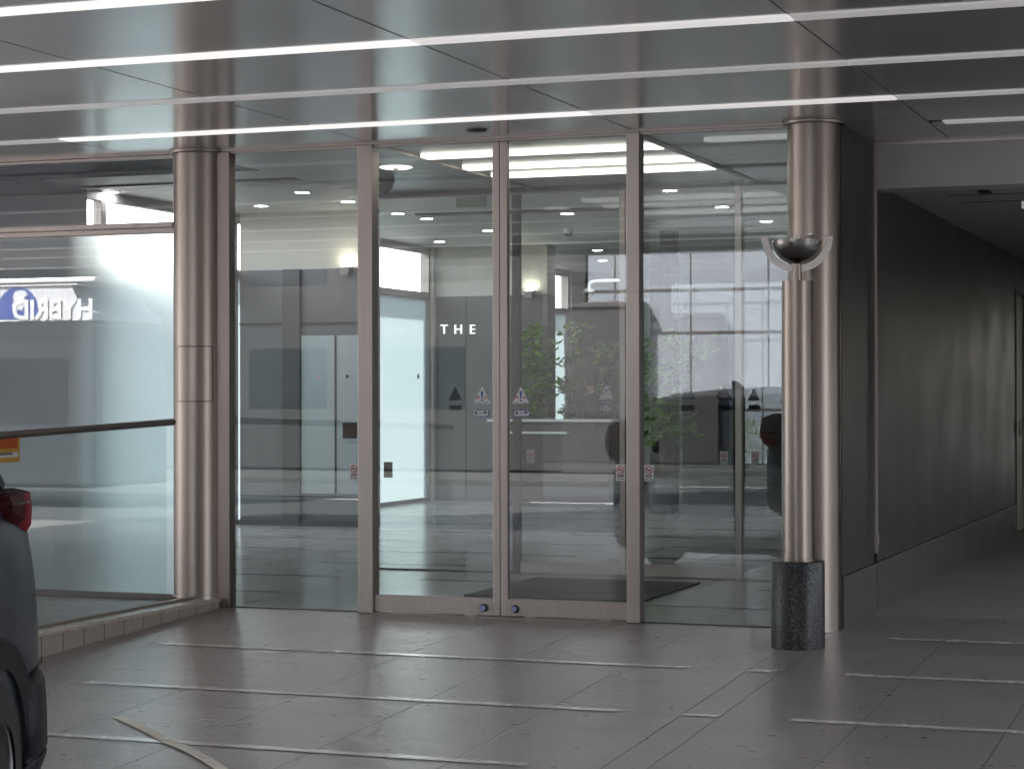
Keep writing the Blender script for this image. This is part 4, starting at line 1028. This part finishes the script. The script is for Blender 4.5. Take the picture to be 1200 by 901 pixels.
        MB().box(-2.02, -1.80, s * .884 - .004, s * .884 + .004, 1.312, 1.318).build('reflector_line', CHROME, o, local=True)
        hl = MB().box(2.08, 2.26, s * .66 - .16, s * .66 + .12, .74, .86).build('headlight', CHROME, t, local=True, bevel=.03)
    MB().box(-2.31, -2.27, -.26, .26, .76, .90).build('number_plate', STK_W, t, local=True, bevel=.006)
    MB().box(-2.30, -2.10, -.60, .60, 1.60, 1.64).build('spoiler', paint, t, local=True, bevel=.012)
    MB().prism([(-1.35, 1.78), (-1.15, 1.78), (-1.30, 1.86), (-1.36, 1.86)], 'y', -.012, .012).build('antenna', BLACKP, t, local=True)
    return t
CAR_A = math.radians(-70)
parked_car((-4.69, -8.43, -.222), CAR_A, 'slate grey suv with dark wheel arches parked beside the kerb')

# ------------------------------------------------------------------ across the street (seen as reflections in the glass)
ob = thing('office_building', 'pale blue grey office block across the street with long window bands', 'building', (-2, -35, 0))
MB().box(-14.2, 0, -44, -30, -.2, 15).build('wall', OFFICE, ob)
for k in range(3):
    z = 5.6 + k * 2.9
    for i in range(5):
        x = -13.9 + i * 2.85
        f = MB().box(x, x + 2.6, -30.03, -29.99, z, z + 1.0).build('window', OFFGL, ob)
        MB().box(x, x + 2.6, -30.02, -29.96, z - .06, z).build('sill', FRAME_D, f)
jm = MB()
for z in (1.1, 2.8, 3.72, 4.55): jm.box(-14.2, 0, -30.012, -29.99, z, z + .06)
for i in range(9): jm.box(-13.6 + i * 1.7, -13.57 + i * 1.7, -30.008, -29.992, -.2, 5.4)
jm.build('panel_joints', FRAME_D, ob)
kq = thing('kiosk', 'low dark purple grey kiosk built against the pale office block', 'kiosk', (-13.8, -29.8, -.2))
MB().box(-14.7, -12.9, -29.97, -29.62, -.2, 3.4).build('wall', mat('kiosk_cladding', (.045, .04, .043), .6), kq, bevel=.02)
MB().box(-14.75, -12.85, -29.965, -29.56, 3.4, 3.5).build('roof', FRAME_D, kq)
ob4 = thing('dark_reflection_block', 'added unseen dark block across the street, darkening steel reflections', 'building', (14, -34, 0))  # dark block, out of view, added to darken what the steel columns reflect
MB().box(.3, 40, -46, -30, -.2, 18).build('wall', DARKB, ob4)
for k in range(5): MB().box(.8, 39, -30.02, -29.97, 1.2 + k * 3.2, 2.4 + k * 3.2).build('opening', GAP, ob4)
ob5 = thing('sky_screen_block', 'added unseen grey block beyond the passage, screening low sky from the columns', 'building', (40, 5, 0))  # unseen block added to keep low sky off the steel column
MB().box(34, 50, -11.5, 40, -.3, 8).build('wall', GRANITE_P, ob5)
for k in range(2): MB().box(33.97, 34.02, -8, 38, 1.4 + k * 3.4, 2.6 + k * 3.4).build('window', OFFGL, ob5)
ob2 = thing('dark_building', 'dark brown building across the street beyond the bus', 'building', (-35, -36, 0))
MB().box(-60, -14.6, -46, -31, -.2, 12).build('wall', DARKB, ob2)
for k in range(4):
    for i in range(12):
        x = -58 + i * 3.5
        MB().box(x, x + 2.0, -31.02, -30.98, 1.2 + k * 2.9, 2.6 + k * 2.9).build('window', OFFGL, ob2)
ob3 = thing('pale_building', 'pale rendered building beyond the lobby windows', 'building', (-45, 22, 0))
MB().box(-60, -42, -4, 60, -.3, 7.5).build('wall', PALEB, ob3)
for i in range(10):
    for k in range(2): MB().box(-42.02, -41.97, 0 + i * 5.5, 2.2 + i * 5.5, 1.2 + k * 3.2, 2.7 + k * 3.2).build('window', OFFGL, ob3)
for i, (x, y, h, l) in enumerate(((-31, -27.4, 6.0, 'street tree in front of the dark building'), (-36, -27.6, 4.6, 'smallest street tree across the street'), (-42, -27.5, 6.5, 'tallest street tree across the street'))):
    leaf_tree('street_tree', (x, y, -.2), h, 1.7, 2600, l, 'tree', False, 31 + i, leaf=.22, group='trees across the street', tr=.11)
hd = thing('hedge', 'clipped green hedge along the far pavement', 'hedge', (-8, -26.8, -.2))
rnd = random.Random(4); hm = MB()
for _ in range(3800):
    c = Vector((rnd.uniform(-11.8, 0), rnd.gauss(-26.9, .22), -.1 + .95 * rnd.random() ** .7)); s = .10; a = rnd.random() * 6.28; tl = rnd.uniform(-.6, 1)
    d = Vector((math.cos(a) * math.cos(tl), math.sin(a) * math.cos(tl), math.sin(tl))); w = d.cross(Vector((.2, .1, 1))).normalized()
    hm.face([c, c + d * s * .5 + w * s * .3, c + d * s, c + d * s * .5 - w * s * .3], rnd.randrange(2))
hm.build('leaves', [LEAF1, LEAF2], hd)

# bus with a roof fairing
bs = thing('city_bus', 'pale city bus with HYBRID lettering and a blue globe on its roof fairing', 'bus', (-23.4, -17.2, -.33))
BX0, BX1, BY = -28.5, -18.0, -16.0
MB().box(BX0, BX1, BY - 2.4, BY, .0, 2.62).build('body', BUSL, bs, bevel=.08)
MB().box(BX0 + .3, BX1 - .5, BY - .01, BY + .012, 1.05, 2.1).build('side_window', BUSGL, bs)
MB().box(BX1 - .02, BX1 + .012, BY - 2.2, BY - .2, .95, 2.25).build('windscreen', BUSGL, bs)
MB().box(BX0, BX1, BY + .001, BY + .014, 2.45, 2.70).build('eaves_band', BLACKP, bs)
FZ0, FZ1 = 2.72, 3.44
pf = [(BX0 + 1, FZ0), (BX1 - .02, FZ0), (BX1 - .02, FZ0 + .12), (BX1 - .15, FZ0 + .16), (BX1 - .30, FZ0 + .30), (BX1 - .40, FZ0 + .50), (BX1 - .42, FZ1 - .1), (BX0 + 1, FZ1 - .1)]
fr = MB().prism(pf, 'y', BY - 2.2, BY - .02).build('roof_fairing', BUSW, bs, fix=True)
MB().box(BX0 + .9, BX1 + .05, BY - 2.25, BY + .05, FZ1 - .1, FZ1 - .02).build('roof_rail', WHITE, bs, bevel=.02)
MB().box(BX0 + .9, BX1 - .3, BY - 2.25, BY + .02, FZ1 - .15, FZ1 - .115).build('roof_rail', WHITE, bs, bevel=.01)
gx, gz_ = BX1 - 1.45, FZ0 + .16
for nm, m, R0, yo in (('globe', BUSB, .40, .0), ):
    pts = [(gx + R0 * math.cos(a), gz_ + R0 * math.sin(a)) for a in [2 * PI * i / 40 for i in range(40)] if gz_ + R0 * math.sin(a) > FZ0 + .005]
    gl_ = MB().prism(pts, 'y', BY - .019, BY - .012).build('globe', m, fr, fix=True)
cont = [(.05, .36), (.16, .33), (.22, .24), (.18, .18), (.24, .10), (.16, -.02), (.10, .04), (.04, .0), (-.02, .12), (-.06, .16), (.0, .22), (-.08, .28), (-.02, .33)]
MB().prism([(gx - u + .12, gz_ + v) for u, v in cont], 'y', BY - .011, BY - .008).build('landmass', BUSW, gl_, fix=True)
tm = text_mb('HYBRID', .44, .01, .012); tm.xf(Matrix.Translation((BX1 - .78, BY - .005, FZ0 + .17)) @ Matrix.Rotation(PI, 4, 'Z')); tm.build('lettering', WHITE, fr)
for xw in (BX0 + 2.2, BX1 - 2.4):
    w = MB().lathe([(0, .0), (.30, .0), (.32, .02), (.48, .02), (.5, .08), (.5, .28), (0, .28)], 0, 0, 32); w.xf(Matrix.Translation((xw, BY + .01, .17)) @ Matrix.Rotation(PI / 2, 4, 'X') @ Matrix.Scale(-1, 4, (0, 0, 1)))
    w.build('wheel', TYRE, bs, smooth=True, fix=True)

# ------------------------------------------------------------------ light
SUN_EL, SUN_AZ = math.radians(47), None
sv = Vector((-.55, .72, 0)).normalized() * math.cos(SUN_EL) + Vector((0, 0, math.sin(SUN_EL)))
w = bpy.data.worlds.new('World'); scene.world = w; w.use_nodes = True
t = w.node_tree; t.nodes.clear(); out = t.nodes.new('ShaderNodeOutputWorld'); bg = t.nodes.new('ShaderNodeBackground'); sk = t.nodes.new('ShaderNodeTexSky')
sk.sky_type = 'NISHITA'; sk.sun_disc = False; sk.sun_elevation = SUN_EL; sk.sun_rotation = math.atan2(sv.x, sv.y)
sk.air_density = 1.2; sk.dust_density = 2.5; sk.ozone_density = 1.
bg.inputs['Strength'].default_value = .13
hs = t.nodes.new('ShaderNodeHueSaturation'); hs.inputs['Saturation'].default_value = .35; t.links.new(sk.outputs[0], hs.inputs['Color']); t.links.new(hs.outputs[0], bg.inputs[0]); t.links.new(bg.outputs[0], out.inputs[0])
sl = bpy.data.lights.new('sun', 'SUN'); sl.energy = 4.0; sl.angle = math.radians(.5); sl.color = (1, .95, .88)
so = bpy.data.objects.new('sun', sl); C.objects.link(so); so.rotation_euler = sv.to_track_quat('Z', 'Y').to_euler()

scene.view_settings.view_transform = 'Standard'; scene.view_settings.look = 'None'; scene.view_settings.gamma = 1
scene.view_settings.use_curve_mapping = False; scene.view_settings.exposure = 3.8
cy = scene.cycles
cy.max_bounces = 12; cy.diffuse_bounces = 5; cy.glossy_bounces = 6; cy.transmission_bounces = 8; cy.transparent_max_bounces = 24
cy.caustics_refractive = True; cy.caustics_reflective = False; cy.sample_clamp_indirect = 4; cy.blur_glossy = .6
cy.use_denoising = True
try: cy.denoiser = 'OPENIMAGEDENOISE'
except Exception: pass
